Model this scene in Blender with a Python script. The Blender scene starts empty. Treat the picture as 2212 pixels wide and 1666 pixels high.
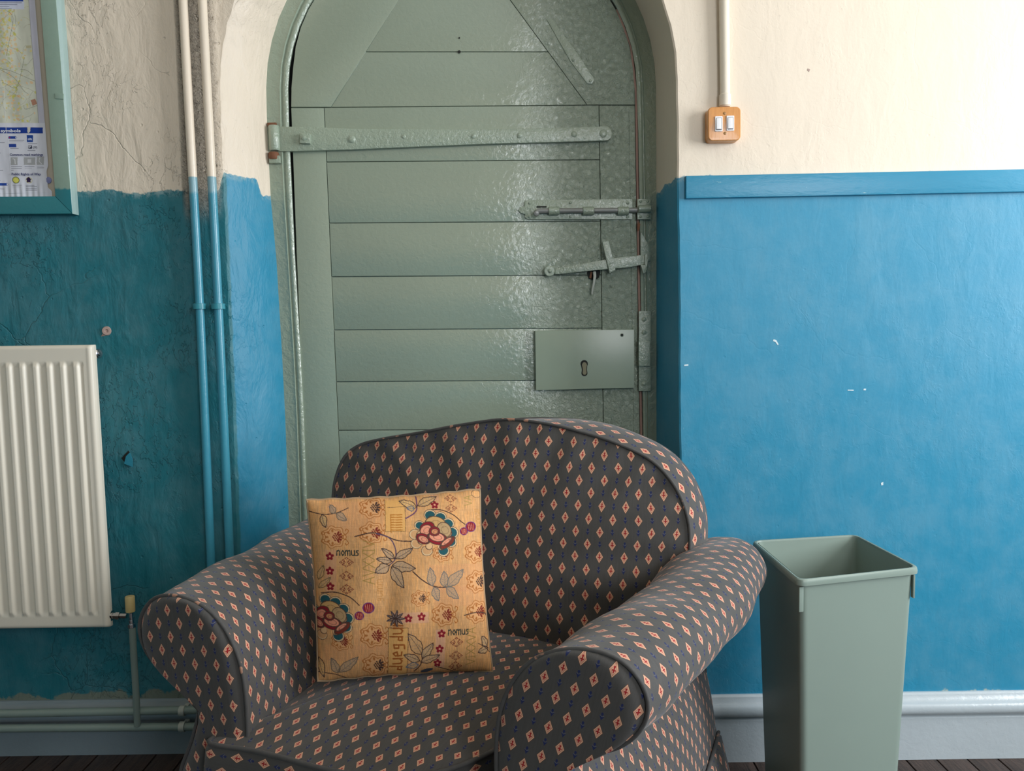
import bpy, bmesh, math, random
import numpy as np
from mathutils import Vector, Matrix, Euler

random.seed(7); rng = np.random.default_rng(7)
S = bpy.context.scene
COL = S.collection
# ------------------------------------------------------------------ camera
FPX, CX, CY = 1664.0, 1106.0, 833.0
CAM = np.array([0.0, -2.0, 1.11]); PITCH = math.radians(4.0); ROLL = 0.014
_f = np.array([0, math.cos(PITCH), -math.sin(PITCH)]); _r = np.array([1.0, 0, 0]); _u = np.cross(_r, _f)
R_ = _r*math.cos(ROLL) - _u*math.sin(ROLL); U_ = _u*math.cos(ROLL) + _r*math.sin(ROLL)
cd = bpy.data.cameras.new('camera'); cam = bpy.data.objects.new('camera', cd); COL.objects.link(cam)
cd.sensor_width = 36; cd.lens = 36*FPX/2212.0; cd.clip_start = 0.05
mw = Matrix.Identity(4)
for i in range(3):
    mw[i][0] = R_[i]; mw[i][1] = U_[i]; mw[i][2] = -_f[i]; mw[i][3] = CAM[i]
cam.matrix_world = mw
S.camera = cam
# ------------------------------------------------------------------ colour management, world, lights
S.view_settings.view_transform = 'Standard'; S.view_settings.look = 'None'
S.view_settings.gamma = 1.0; S.view_settings.use_curve_mapping = False
S.view_settings.exposure = 0.14
w = bpy.data.worlds.new('world'); S.world = w; w.use_nodes = True
w.node_tree.nodes['Background'].inputs[0].default_value = (0.75, 0.85, 1.0, 1)
w.node_tree.nodes['Background'].inputs[1].default_value = 1.0

def area(name, loc, target, sx, sy, power, col):
    l = bpy.data.lights.new(name, 'AREA'); l.shape = 'RECTANGLE'; l.size = sx; l.size_y = sy
    l.energy = power; l.color = col
    o = bpy.data.objects.new(name, l); COL.objects.link(o); o.location = loc
    o.rotation_euler = (Vector(target)-Vector(loc)).to_track_quat('-Z', 'Y').to_euler()
    return o
# daylight through the window in the right-hand wall and the one in the wall behind the camera
area('window_daylight_side', (3.02, -1.35, 1.75), (0, -1.35, 1.75), 1.5, 1.6, 110, (0.93, 0.965, 1.0))
area('window_daylight_rear', (1.45, -3.92, 1.9), (1.45, 0, 1.9), 0.9, 1.25, 36, (0.95, 0.97, 1.0))

# ------------------------------------------------------------------ projection helpers (pixels of the photo -> points on real planes)
def ray(px, py): return _f + R_*(px-CX)/FPX + U_*(CY-py)/FPX
def at(px, py, y):
    d = ray(px, py); return Vector(CAM + d*((y-CAM[1])/d[1]))
def at_z(px, py, z):
    d = ray(px, py); return Vector(CAM + d*((z-CAM[2])/d[2]))
FZ = -0.045          # floor level
YL, YR = 0.08, 0.0   # wall planes left and right of the doorway
YF = 0.22            # front face of door frame
YD = 0.228           # front face of door leaf

# ------------------------------------------------------------------ object helpers
FR = {}
def frame_of(parent): return FR.get(parent.name, Matrix.Identity(4)) if parent else Matrix.Identity(4)
def thing(name, label, cat, loc=(0, 0, 0), rz=0.0, group=None, kind=None):
    o = bpy.data.objects.new(name, None); COL.objects.link(o); o.empty_display_size = 0.05
    o.location = loc; o.rotation_euler = (0, 0, rz); o['label'] = label; o['category'] = cat
    if group: o['group'] = group
    if kind: o['kind'] = kind
    FR[o.name] = (Matrix.Translation(Vector(loc)) @ Matrix.Rotation(rz, 4, 'Z'))
    return o
def link(name, me, mats, parent=None, label=None, local=False, kind=None, cat=None, smooth=True, group=None):
    """mesh given in world coordinates (or local=True in its root's frame)"""
    o = bpy.data.objects.new(name, me); COL.objects.link(o)
    for m in (mats if isinstance(mats, (list, tuple)) else [mats]): me.materials.append(m)
    fr = frame_of(parent)
    if not local and fr != Matrix.Identity(4): me.transform(fr.inverted())
    if parent:
        o.parent = parent; FR[o.name] = fr
    if label: o['label'] = label
    if kind: o['kind'] = kind
    if cat: o['category'] = cat
    if group: o['group'] = group
    if smooth: me.shade_smooth()
    return o
def mesh(verts, faces, uvs=None, name='m'):
    me = bpy.data.meshes.new(name); me.from_pydata([tuple(v) for v in verts], [], faces)
    if uvs is not None:
        ul = me.uv_layers.new(name='UVMap'); u = np.asarray(uvs, dtype=np.float32)
        vi = np.empty(len(me.loops), dtype=np.int32); me.loops.foreach_get('vertex_index', vi)
        ul.data.foreach_set('uv', u[vi].ravel())
    me.update(); return me
def from_bm(bm):
    bmesh.ops.recalc_face_normals(bm, faces=bm.faces)
    me = bpy.data.meshes.new('m'); bm.to_mesh(me); bm.free(); return me
def autosmooth(me, ang=35):
    me.shade_smooth()
    try: me.set_sharp_from_angle(angle=math.radians(ang))
    except Exception: pass
def slab(pts, th, bevel=0.002, seg=2):
    """front polygon (world points) extruded away from the camera (+y) by th"""
    bm = bmesh.new(); vs = [bm.verts.new(p) for p in pts]; f = bm.faces.new(vs)
    r = bmesh.ops.extrude_face_region(bm, geom=[f])
    nv = [v for v in r['geom'] if isinstance(v, bmesh.types.BMVert)]
    for v in nv: v.co.y -= 0
    for v in vs: v.co.y += th
    bmesh.ops.recalc_face_normals(bm, faces=bm.faces)
    if bevel:
        fe = set()
        for e in bm.edges:
            if all(v in nv for v in e.verts): fe.add(e)
        bmesh.ops.bevel(bm, geom=list(fe), offset=bevel, segments=seg, profile=0.6, affect='EDGES', clamp_overlap=True)
    me = from_bm(bm); autosmooth(me); return me
def box_bm(bm, c, s, rot=None, bevel=0.0):
    r = bmesh.ops.create_cube(bm, size=1.0)
    M = Matrix.Translation(Vector(c)) @ (rot.to_matrix().to_4x4() if rot else Matrix.Identity(4)) @ Matrix.Diagonal((s[0], s[1], s[2], 1))
    bmesh.ops.transform(bm, matrix=M, verts=r['verts'])
    if bevel:
        es = list({e for v in r['verts'] for e in v.link_edges})
        bmesh.ops.bevel(bm, geom=es, offset=bevel, segments=2, affect='EDGES', profile=0.6, clamp_overlap=True)
def box(c, s, rot=None, bevel=0.0):
    bm = bmesh.new(); box_bm(bm, c, s, rot, bevel); me = from_bm(bm); autosmooth(me); return me
def tube(path, rad, seg=12, caps=True, closed=False):
    P = [Vector(p) for p in path]; n = len(P); rads = rad if isinstance(rad, (list, tuple)) else [rad]*n
    V, Fc = [], []; up = None
    for i in range(n):
        if closed: t = (P[(i+1) % n]-P[i-1]).normalized()
        else: t = (P[min(i+1, n-1)]-P[max(i-1, 0)]).normalized()
        if up is None:
            up = Vector((0, 0, 1)) if abs(t.z) < 0.9 else Vector((0, 1, 0))
        a = t.cross(up).normalized(); b = a.cross(t).normalized(); up = b
        for k in range(seg):
            th = 2*math.pi*k/seg; V.append(P[i] + (a*math.cos(th)+b*math.sin(th))*rads[i])
    m = n if closed else n-1
    for i in range(m):
        j = (i+1) % n
        for k in range(seg):
            l = (k+1) % seg; Fc.append((i*seg+k, i*seg+l, j*seg+l, j*seg+k))
    if caps and not closed:
        Fc.append(tuple(range(seg))[::-1]); Fc.append(tuple((n-1)*seg+k for k in range(seg)))
    me = mesh(V, Fc); bm = bmesh.new(); bm.from_mesh(me); bmesh.ops.recalc_face_normals(bm, faces=bm.faces); bm.to_mesh(me); bm.free()
    autosmooth(me, 50); return me
def lathe(prof, origin, axis, seg=20):
    """prof = [(radius, height along axis)]"""
    ax = Vector(axis).normalized(); a = ax.orthogonal().normalized(); b = ax.cross(a)
    V, Fc = [], []; n = len(prof)
    for r, h in prof:
        for k in range(seg):
            t = 2*math.pi*k/seg; V.append(Vector(origin)+ax*h+(a*math.cos(t)+b*math.sin(t))*max(r, 1e-5))
    for i in range(n-1):
        for k in range(seg):
            l = (k+1) % seg; Fc.append((i*seg+k, i*seg+l, (i+1)*seg+l, (i+1)*seg+k))
    Fc.append(tuple(range(seg))); Fc.append(tuple((n-1)*seg+k for k in range(seg)))
    me = mesh(V, Fc); bm = bmesh.new(); bm.from_mesh(me); bmesh.ops.recalc_face_normals(bm, faces=bm.faces); bm.to_mesh(me); bm.free()
    autosmooth(me, 40); return me
def join_meshes(ms):
    bm = bmesh.new()
    for m in ms: bm.from_mesh(m)
    me = bpy.data.meshes.new('m'); bm.to_mesh(me); bm.free(); autosmooth(me, 40); return me
def catmull(P, n=8, closed=False):
    P = [np.array(p, float) for p in P]; N = len(P); out = []
    rngi = range(N) if closed else range(N-1)
    for i in rngi:
        if closed: p0, p1, p2, p3 = P[i-1], P[i], P[(i+1) % N], P[(i+2) % N]
        else: p0, p1, p2, p3 = P[max(i-1, 0)], P[i], P[i+1], P[min(i+2, N-1)]
        for k in range(n):
            t = k/n
            out.append(0.5*((2*p1)+(-p0+p2)*t+(2*p0-5*p1+4*p2-p3)*t*t+(-p0+3*p1-3*p2+p3)*t**3))
    if not closed: out.append(P[-1])
    return np.array(out)
def resample(P, n, closed=False):
    P = np.asarray(P, float)
    if closed: P = np.vstack([P, P[:1]])
    s = np.r_[0, np.cumsum(np.linalg.norm(np.diff(P, axis=0), axis=1))]
    t = np.linspace(0, s[-1], n+1 if closed else n)
    Q = np.stack([np.interp(t, s, P[:, k]) for k in range(P.shape[1])], 1)
    return Q[:-1] if closed else Q

# ------------------------------------------------------------------ node helpers
class NG:
    def __init__(s, name):
        s.mat = bpy.data.materials.new(name); s.mat.use_nodes = True; s.t = s.mat.node_tree
        s.b = s.t.nodes['Principled BSDF']; s.pos = s.t.nodes.new('ShaderNodeNewGeometry').outputs['Position']
    def n(s, typ, **kw):
        nd = s.t.nodes.new(typ)
        for k, v in kw.items(): setattr(nd, k, v)
        return nd
    def put(s, sock, v):
        if isinstance(v, bpy.types.NodeSocket): s.t.links.new(v, sock)
        elif v is not None:
            if sock.type == 'RGBA' and len(v) == 3: v = (*v, 1)
            sock.default_value = v
    def m(s, op, a, b=None, c=None, clamp=False):
        nd = s.n('ShaderNodeMath', operation=op, use_clamp=clamp)
        s.put(nd.inputs[0], a); s.put(nd.inputs[1], b)
        if c is not None: s.put(nd.inputs[2], c)
        return nd.outputs[0]
    def mix(s, f, a, b):
        nd = s.n('ShaderNodeMix', data_type='RGBA'); s.put(nd.inputs[0], f); s.put(nd.inputs[6], a); s.put(nd.inputs[7], b)
        return nd.outputs[2]
    def xyz(s, v):
        nd = s.n('ShaderNodeSeparateXYZ'); s.put(nd.inputs[0], v); return nd.outputs
    def scalev(s, v, sc, off=(0, 0, 0)):
        nd = s.n('ShaderNodeMapping'); s.put(nd.inputs[0], v); nd.inputs['Scale'].default_value = sc; nd.inputs['Location'].default_value = off
        return nd.outputs[0]
    def noise(s, v, scale, detail=4, rough=0.55, dist=0.0):
        nd = s.n('ShaderNodeTexNoise'); s.put(nd.inputs['Vector'], v); nd.inputs['Scale'].default_value = scale
        nd.inputs['Detail'].default_value = detail; nd.inputs['Roughness'].default_value = rough; nd.inputs['Distortion'].default_value = dist
        return nd.outputs[0]
    def voro(s, v, scale, feature='F1'):
        nd = s.n('ShaderNodeTexVoronoi', feature=feature); s.put(nd.inputs['Vector'], v); nd.inputs['Scale'].default_value = scale
        return nd.outputs['Distance']
    def step(s, v, lo, hi):
        nd = s.n('ShaderNodeMapRange', interpolation_type='SMOOTHSTEP'); s.put(nd.inputs[0], v)
        s.put(nd.inputs[1], lo); s.put(nd.inputs[2], hi); return nd.outputs[0]
    def bump(s, h, strength=0.5, dist=0.002, prev=None):
        nd = s.n('ShaderNodeBump'); s.put(nd.inputs['Height'], h); nd.inputs['Strength'].default_value = strength
        nd.inputs['Distance'].default_value = dist
        if prev is not None: s.put(nd.inputs['Normal'], prev)
        return nd.outputs[0]
    def out(s, col, rough=0.5, normal=None, metal=0.0, spec=0.5, coat=0.0, sheen=0.0):
        s.put(s.b.inputs['Base Color'], col); s.put(s.b.inputs['Roughness'], rough); s.put(s.b.inputs['Metallic'], metal)
        s.put(s.b.inputs['Specular IOR Level'], spec); s.put(s.b.inputs['Coat Weight'], coat); s.put(s.b.inputs['Sheen Weight'], sheen)
        if normal is not None:
            s.put(s.b.inputs['Normal'], normal)
            if coat > 0: s.put(s.b.inputs['Coat Normal'], normal); s.b.inputs['Coat Roughness'].default_value = 0.06
        return s.mat
def srgb(r, g, b):
    f = lambda c: c/12.92 if c <= 0.04045 else ((c+0.055)/1.055)**2.4
    return (f(r/255), f(g/255), f(b/255))

# ------------------------------------------------------------------ materials
CREAM = (0.79, 0.69, 0.56); BLUE = (0.022, 0.245, 0.40); BLUE_SHADE = (0.016, 0.165, 0.205); GREEN = (0.30, 0.365, 0.285)  # the teal is the blue dado paint with the left wall's shade mixed in
def mat_wall(name, blue, rough_strip=False, crackle=1.0):
    g = NG(name); P = g.pos; x, y, z = g.xyz(P)
    if rough_strip: blue = g.mix(g.step(g.m('ADD', y, g.m('MULTIPLY', g.m('SUBTRACT', g.noise(P, 30, 3), 0.5), 0.004)), 0.083, 0.087), blue, BLUE)  # lit blue on the splay, painted-in shade on the wall face
    n1 = g.noise(P, 9, 5, 0.65); n2 = g.noise(P, 60, 4, 0.7); n3 = g.noise(P, 2.2, 3, 0.5)
    th = g.m('ADD', 1.497, g.m('MULTIPLY', g.m('SUBTRACT', n1, 0.5), 0.045))
    th = g.m('ADD', th, g.m('MULTIPLY', g.m('SUBTRACT', n2, 0.5), 0.016))
    # on the left splay the blue was brushed a little higher
    jm = g.m('MULTIPLY', g.step(x, -0.775, -0.755), g.m('SUBTRACT', 1.0, g.step(x, -0.70, -0.69)))
    th = g.m('ADD', th, g.m('MULTIPLY', jm, 0.045))
    d = g.m('SUBTRACT', z, th)
    isc = g.step(d, -0.002, 0.002)
    cream = g.mix(g.step(n3, 0.3, 0.7), CREAM, tuple(c*0.93 for c in CREAM))
    cream = g.mix(g.m('MULTIPLY', g.step(n2, 0.63, 0.75), 0.35), cream, (0.42, 0.36, 0.28))
    bl = g.mix(g.m('MULTIPLY', g.step(n1, 0.35, 0.7), 0.08), blue, (0.5, 0.6, 0.62))
    sc = g.m('MULTIPLY', g.step(g.noise(g.scalev(P, (3, 3, 1)), 45, 5, 0.8), 0.62, 0.72), g.step(g.noise(P, 3.1, 2), 0.52, 0.62))
    bl = g.mix(g.m('MULTIPLY', sc, 0.45), bl, (0.30, 0.50, 0.56))
    # thin brushed band just under the cream
    band = g.m('MULTIPLY', g.m('SUBTRACT', 1.0, g.step(g.m('MULTIPLY', d, -1.0), 0.0, 0.022)), g.step(n2, 0.42, 0.62))
    bl = g.mix(g.m('MULTIPLY', band, 0.75), bl, (0.30, 0.42, 0.42))
    col = g.mix(isc, bl, cream)
    # scuffed, bare grey-green strip above the skirting
    low = g.m('ADD', 0.118 if rough_strip else 0.128, g.m('MULTIPLY', g.m('SUBTRACT', n1, 0.5), 0.12))
    islow = g.m('SUBTRACT', 1.0, g.step(g.m('SUBTRACT', z, low), -0.004, 0.004))
    col = g.mix(islow, col, (0.36, 0.42, 0.38) if not rough_strip else (0.20, 0.235, 0.19))
    if rough_strip:   # bare gritty plaster behind the pipes
        m = g.m('MULTIPLY', g.step(x, -0.872, -0.858), g.m('SUBTRACT', 1.0, g.step(x, -0.800, -0.752)))
        m = g.m('MULTIPLY', m, g.step(z, 1.40, 1.50)); m = g.m('MULTIPLY', m, g.step(n2, 0.3, 0.45))
        grit = g.mix(g.step(g.noise(P, 140, 3, 0.8), 0.35, 0.65), (0.40, 0.34, 0.27), (0.68, 0.60, 0.49))
        col = g.mix(g.m('MULTIPLY', m, 0.8), col, grit)
    # relief
    dv = g.n('ShaderNodeTexNoise'); g.put(dv.inputs['Vector'], P); dv.inputs['Scale'].default_value = 9; dv.inputs['Detail'].default_value = 4
    va = g.n('ShaderNodeVectorMath', operation='MULTIPLY_ADD'); g.put(va.inputs[0], dv.outputs['Color']); va.inputs[1].default_value = (0.09, 0.09, 0.09); g.put(va.inputs[2], P)
    trow = g.noise(g.scalev(P, (2.0, 2.0, 0.8)), 9, 5, 0.55, 0.4)
    flk = g.noise(g.scalev(va.outputs[0], (1.6, 1.6, 1.0)), 26, 5, 0.62)
    msk = g.step(g.noise(P, 3.4, 3, 0.6), 0.46, 0.60)
    if rough_strip: msk = g.m('MULTIPLY', msk, g.m('SUBTRACT', 1.0, g.m('MULTIPLY', g.step(y, 0.083, 0.09), 0.8)))
    ridg = g.step(flk, 0.50, 0.54)
    crack = g.m('SUBTRACT', 1.0, g.step(g.voro(va.outputs[0], 3.6, 'DISTANCE_TO_EDGE'), 0.0, 0.008))
    cm = g.m('MULTIPLY', crack, g.step(g.noise(P, 2.3, 2), 0.45, 0.52))
    if rough_strip: cm = g.m('MULTIPLY', cm, g.m('LESS_THAN', x, -0.89))
    h = g.m('ADD', trow, g.m('MULTIPLY', g.m('MULTIPLY', ridg, msk), 0.20*crackle))
    h = g.m('SUBTRACT', h, g.m('MULTIPLY', cm, 0.14*crackle))
    if crackle >= 1: col = g.mix(g.m('MULTIPLY', cm, 0.22), col, g.mix(0.6, col, (0.05, 0.05, 0.04)))
    pits = g.m('SUBTRACT', 1.0, g.step(g.voro(P, 16), 0.03, 0.07))
    h = g.m('SUBTRACT', h, g.m('MULTIPLY', pits, 0.16))
    if rough_strip: h = g.m('ADD', h, g.m('MULTIPLY', g.m('MULTIPLY', m, g.noise(P, 70, 5, 0.8)), 2.2))
    nb = g.bump(h, 1.0 if crackle >= 1 else 0.28, 0.009 if crackle >= 1 else 0.006)
    nb = g.bump(n2, 0.25, 0.0012, nb)
    return g.out(col, g.m('ADD', 0.38, g.m('MULTIPLY', n1, 0.22)), nb, spec=0.4)
M_WALL_L = mat_wall('painted_plaster_old', BLUE_SHADE, True, 1.0)
M_WALL_R = mat_wall('painted_plaster', BLUE, False, 0.45)
def mat_paint(name, col, rough=0.3, lump=1.0, spec=0.5, scale=60, var=0.12, chips=None, stretch=(1, 1, 1)):
    g = NG(name); P = g.scalev(g.pos, stretch)
    n = g.noise(P, scale, 4, 0.6, 0.3); n2 = g.noise(P, 5, 3); n3 = g.noise(P, 260, 2)
    c = g.mix(n2, tuple(k*(1-var) for k in col), tuple(min(1, k*(1+var)) for k in col))
    if chips: c = g.mix(g.m('MULTIPLY', g.step(g.noise(P, 34, 5, 0.75), chips[1], chips[1]+0.03), 0.9), c, chips[0])
    nb = g.bump(n, 0.35*lump, 0.003); nb = g.bump(n3, 0.15*lump, 0.0006, nb)
    return g.out(c, rough, nb, spec=spec)
def mat_door(name):
    g = NG(name); P = g.pos; x, y, z = g.xyz(P)
    n = g.noise(P, 75, 5, 0.65, 0.5); n2 = g.noise(P, 4, 3); n3 = g.noise(g.scalev(P, (0.4, 1, 5)), 90, 3)
    c = g.mix(n2, tuple(k*0.93 for k in GREEN), tuple(k*1.07 for k in GREEN))
    # thick lumpy brushwork around the latches (closing side of the door)
    q = g.step(x, -0.02, 0.30)
    nb = g.bump(g.m('MULTIPLY', n, g.m('ADD', 0.08, g.m('MULTIPLY', q, 1.0))), 1.0, 0.010)
    dr = g.m('SUBTRACT', 1.0, g.step(g.voro(g.scalev(P, (1, 1, 0.7)), 95), 0.10, 0.42)); nb = g.bump(g.m('MULTIPLY', g.m('MULTIPLY', dr, g.step(g.noise(P, 16, 2), 0.45, 0.58)), q), 0.8, 0.0016, nb); nb = g.bump(n3, 0.12, 0.0006, nb)
    return g.out(c, 0.10, nb, spec=1.0, coat=0.8)
M_DOOR = mat_door('green_gloss_door_paint')
M_FRAME = mat_paint('green_gloss_frame_paint', tuple(c*1.0 for c in GREEN), 0.13, 3.2, 0.9, 60)
M_FRAME_LIT = mat_paint('green_frame_paint_lit', (0.33, 0.46, 0.44), 0.3, 1.0)
M_IRON = mat_paint('green_painted_iron', tuple(c*1.03 for c in GREEN), 0.14, 2.2, 0.9, 110)
M_DARK = mat_paint('dark_gap', (0.012, 0.014, 0.012), 0.8, 0)
M_RUST = mat_paint('rusty_iron', (0.20, 0.085, 0.045), 0.7, 1.5, 0.3, 120, 0.5)
M_BAREWOOD = mat_paint('worn_bare_wood_edge', (0.34, 0.21, 0.17), 0.6, 1.0, 0.3, 80, 0.35)
M_STEEL = mat_paint('dull_steel', (0.22, 0.23, 0.22), 0.3, 0.4, 0.8)
M_RAIL = mat_paint('blue_rail_paint', BLUE, 0.33, 0.8, 0.5, 50, 0.12, ((0.30, 0.50, 0.55), 0.68), (0.4, 1, 1.5))
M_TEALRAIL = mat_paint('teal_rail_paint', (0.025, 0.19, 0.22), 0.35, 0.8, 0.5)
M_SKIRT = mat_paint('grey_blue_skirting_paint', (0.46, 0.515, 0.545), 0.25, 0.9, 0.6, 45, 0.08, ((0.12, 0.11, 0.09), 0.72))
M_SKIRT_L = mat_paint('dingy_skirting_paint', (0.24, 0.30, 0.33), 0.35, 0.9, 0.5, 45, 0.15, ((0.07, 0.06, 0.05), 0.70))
M_PIPE = mat_paint('grey_green_pipe_paint', (0.24, 0.31, 0.28), 0.32, 0.5, 0.5, 40, 0.1, ((0.05, 0.05, 0.04), 0.74))
M_CLIPW = mat_paint('worn_white_clip', (0.50, 0.53, 0.48), 0.5, 1.0)
M_RAD = mat_paint('white_radiator_enamel', (0.82, 0.765, 0.645), 0.32, 0.12, 0.5, 8, 0.02)
M_BIN = mat_paint('sage_green_plastic', (0.24, 0.305, 0.265), 0.40, 0.12, 0.45, 20, 0.04, ((0.46, 0.52, 0.47), 0.735))
M_CHROME = mat_paint('chrome', (0.6, 0.6, 0.62), 0.15, 0.2); M_CHROME.node_tree.nodes['Principled BSDF'].inputs['Metallic'].default_value = 1
M_CAP = mat_paint('yellowed_plastic', (0.60, 0.46, 0.20), 0.4, 0.2)
M_WHITEPL = mat_paint('white_plastic', (0.78, 0.78, 0.80), 0.3, 0.0)
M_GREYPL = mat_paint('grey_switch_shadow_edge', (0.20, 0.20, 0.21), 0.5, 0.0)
M_BRASS = mat_paint('brass_screw', (0.30, 0.15, 0.04), 0.4, 0.5)
M_CREAM = mat_paint('cream_gloss', (0.78, 0.70, 0.57), 0.3, 0.4, 0.5, 50, 0.04)
M_PLUG = mat_paint('pinkish_bare_plaster', (0.42, 0.30, 0.26), 0.8, 1.5)
M_FLAKE = mat_paint('lifted_paint_flake', (0.03, 0.24, 0.34), 0.4, 0.6)
M_PLAIN = mat_paint('plain_ceiling', (0.72, 0.68, 0.60), 0.7, 0.5)
def mat_timber():
    g = NG('varnished_pine'); P = g.scalev(g.pos, (9, 1, 0.8)); n = g.noise(P, 26, 4, 0.6, 1.0)
    return g.out(g.mix(n, (0.46, 0.18, 0.045), (0.76, 0.36, 0.11)), 0.25, g.bump(n, 0.2, 0.001), spec=0.6)
M_PINE = mat_timber()
def mat_floor():
    g = NG('dark_stained_floorboard'); P = g.pos; n = g.noise(g.scalev(P, (6, 0.5, 1)), 14, 6, 0.7, 0.8); n2 = g.noise(P, 90, 4, 0.8)
    c = g.mix(g.step(n, 0.3, 0.7), (0.020, 0.012, 0.009), (0.085, 0.052, 0.040))
    c = g.mix(g.m('MULTIPLY', g.step(n2, 0.66, 0.74), 0.5), c, (0.25, 0.20, 0.17))
    return g.out(c, 0.5, g.bump(g.m('ADD', n, n2), 0.5, 0.003))
M_FLOOR = mat_floor()
def mat_pipe_vertical():
    g = NG('two_tone_pipe_paint'); x, y, z = g.xyz(g.pos); n = g.noise(g.pos, 60, 4, 0.6)
    zz = g.m('ADD', z, g.m('MULTIPLY', g.m('SUBTRACT', n, 0.5), 0.012))
    c = g.mix(g.step(zz, 1.478, 1.490), g.mix(n, (0.045, 0.27, 0.38), (0.06, 0.31, 0.42)), (0.22, 0.40, 0.46))
    c = g.mix(g.step(z, 1.523, 1.526), c, CREAM)
    return g.out(c, 0.28, g.bump(n, 0.25, 0.002), spec=0.55)
M_VPIPE = mat_pipe_vertical()
def mat_frame_board():
    g = NG('noticeboard_frame_paint'); x, y, z = g.xyz(g.pos); n = g.noise(g.pos, 50, 4, 0.6)
    zz = g.m('ADD', z, g.m('MULTIPLY', g.m('SUBTRACT', n, 0.5), 0.012))
    c = g.mix(g.step(zz, 1.497, 1.503), (0.022, 0.20, 0.235), g.mix(n, (0.25, 0.36, 0.29), (0.30, 0.42, 0.35)))
    return g.out(c, 0.35, g.bump(n, 0.25, 0.002))
M_NB = mat_frame_board()
def mat_fabric(name='printed_upholstery', pattern=True):
    g = NG(name)
    if not pattern:
        n = g.noise(g.pos, 60, 3)
        c = g.mix(n, (0.055, 0.054, 0.053), (0.090, 0.087, 0.084))
        c = g.mix(g.m('MULTIPLY', g.step(g.noise(g.pos, 38, 2), 0.66, 0.70), 0.8), c, (0.50, 0.26, 0.17))
        return g.out(c, 0.8, None, spec=0.2, sheen=0.1)
    uvn = g.n('ShaderNodeUVMap'); uv = uvn.outputs[0]
    wob = g.noise(uv, 7, 2)
    x, y, z = g.xyz(uv)
    PX, PY = 0.052, 0.0265
    y2 = g.m('DIVIDE', y, PY); row = g.m('FLOOR', y2); fy = g.m('MULTIPLY', g.m('SUBTRACT', g.m('SUBTRACT', y2, row), 0.5), PY*1000)
    par = g.m('MULTIPLY', g.m('ABSOLUTE', g.m('MODULO', row, 2.0)), 0.5)
    x2 = g.m('ADD', g.m('DIVIDE', x, PX), par)
    fx = g.m('MULTIPLY', g.m('SUBTRACT', g.m('FRACT', x2), 0.5), PX*1000)                   # mm from a diamond centre
    gx = g.m('MULTIPLY', g.m('SUBTRACT', g.m('FRACT', g.m('ADD', x2, 0.5)), 0.5), PX*1000)   # mm from a sprig centre
    ax = g.m('ABSOLUTE', fx); ay = g.m('ABSOLUTE', fy)
    dd = g.m('ADD', g.m('DIVIDE', ax, 7.4), g.m('DIVIDE', ay, 12.0))
    lt = lambda a, b: g.m('LESS_THAN', a, b)
    mul = lambda *a: a[0] if len(a) == 1 else g.m('MULTIPLY', a[0], mul(*a[1:]))
    mx = lambda *a: a[0] if len(a) == 1 else g.m('MAXIMUM', a[0], mx(*a[1:]))
    dia = lt(dd, 1.0); edge = mul(dia, g.m('GREATER_THAN', dd, 0.86)); inner = mul(lt(dd, 0.78), g.m('GREATER_THAN', dd, 0.70))
    halo = mul(lt(dd, 1.12), g.m('GREATER_THAN', dd, 1.0))
    cross = mx(mul(lt(ax, 1.0), lt(ay, 4.6)), mul(lt(ax, 3.3), lt(g.m('ABSOLUTE', g.m('ADD', fy, 0.6)), 1.0)))
    cross = mx(cross, lt(g.m('ADD', g.m('POWER', fx, 2.0), g.m('POWER', g.m('SUBTRACT', fy, 4.2), 2.0)), 2.6))
    bud = lt(g.m('ADD', g.m('POWER', g.m('DIVIDE', gx, 2.0), 2.0), g.m('POWER', g.m('DIVIDE', g.m('SUBTRACT', fy, 4.2), 2.6), 2.0)), 1.0)
    agx = g.m('ABSOLUTE', gx)
    leaf = mul(lt(agx, g.m('MULTIPLY', g.m('ADD', fy, 6.5), 0.55)), lt(fy, g.m('ADD', -1.2, g.m('MULTIPLY', agx, 0.6))))
    stem = mul(lt(agx, 0.6), lt(ay, 6.5))
    sprig = mx(bud, leaf, stem)
    rim = mul(lt(g.m('ABSOLUTE', g.m('SUBTRACT', fy, g.m('ADD', -0.5, g.m('MULTIPLY', agx, 0.6)))), 0.45), lt(agx, 3.6))
    weave = g.noise(g.scalev(uv, (1, 0.12, 1)), 1500, 2, 0.6); weave2 = g.noise(g.scalev(uv, (0.12, 1, 1)), 1500, 2, 0.6)
    slub = g.noise(g.scalev(uv, (1, 0.06, 1)), 260, 3, 0.6)
    blot = g.noise(g.pos, 6, 3)
    base = g.mix(slub, (0.046, 0.044, 0.042), (0.083, 0.081, 0.079)); base = g.mix(g.m('MULTIPLY', blot, 0.5), base, (0.066, 0.060, 0.052))
    c = g.mix(halo, base, (0.14, 0.055, 0.03)); c = g.mix(dia, c, (0.60, 0.31, 0.21)); c = g.mix(edge, c, (0.74, 0.45, 0.29))
    c = g.mix(inner, c, (0.42, 0.14, 0.085)); c = g.mix(mul(dia, cross), c, (0.30, 0.008, 0.010))
    c = g.mix(sprig, c, (0.009, 0.018, 0.085)); c = g.mix(rim, c, (0.11, 0.12, 0.17))
    nb = g.bump(g.m('ADD', weave, weave2), 0.25, 0.0006); nb = g.bump(g.noise(g.pos, 11, 3), 0.25, 0.006, nb)
    return g.out(c, 0.72, nb, spec=0.25, sheen=0.2)
M_FAB = mat_fabric(); M_WELT = mat_fabric('upholstery_piping', False)
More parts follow.
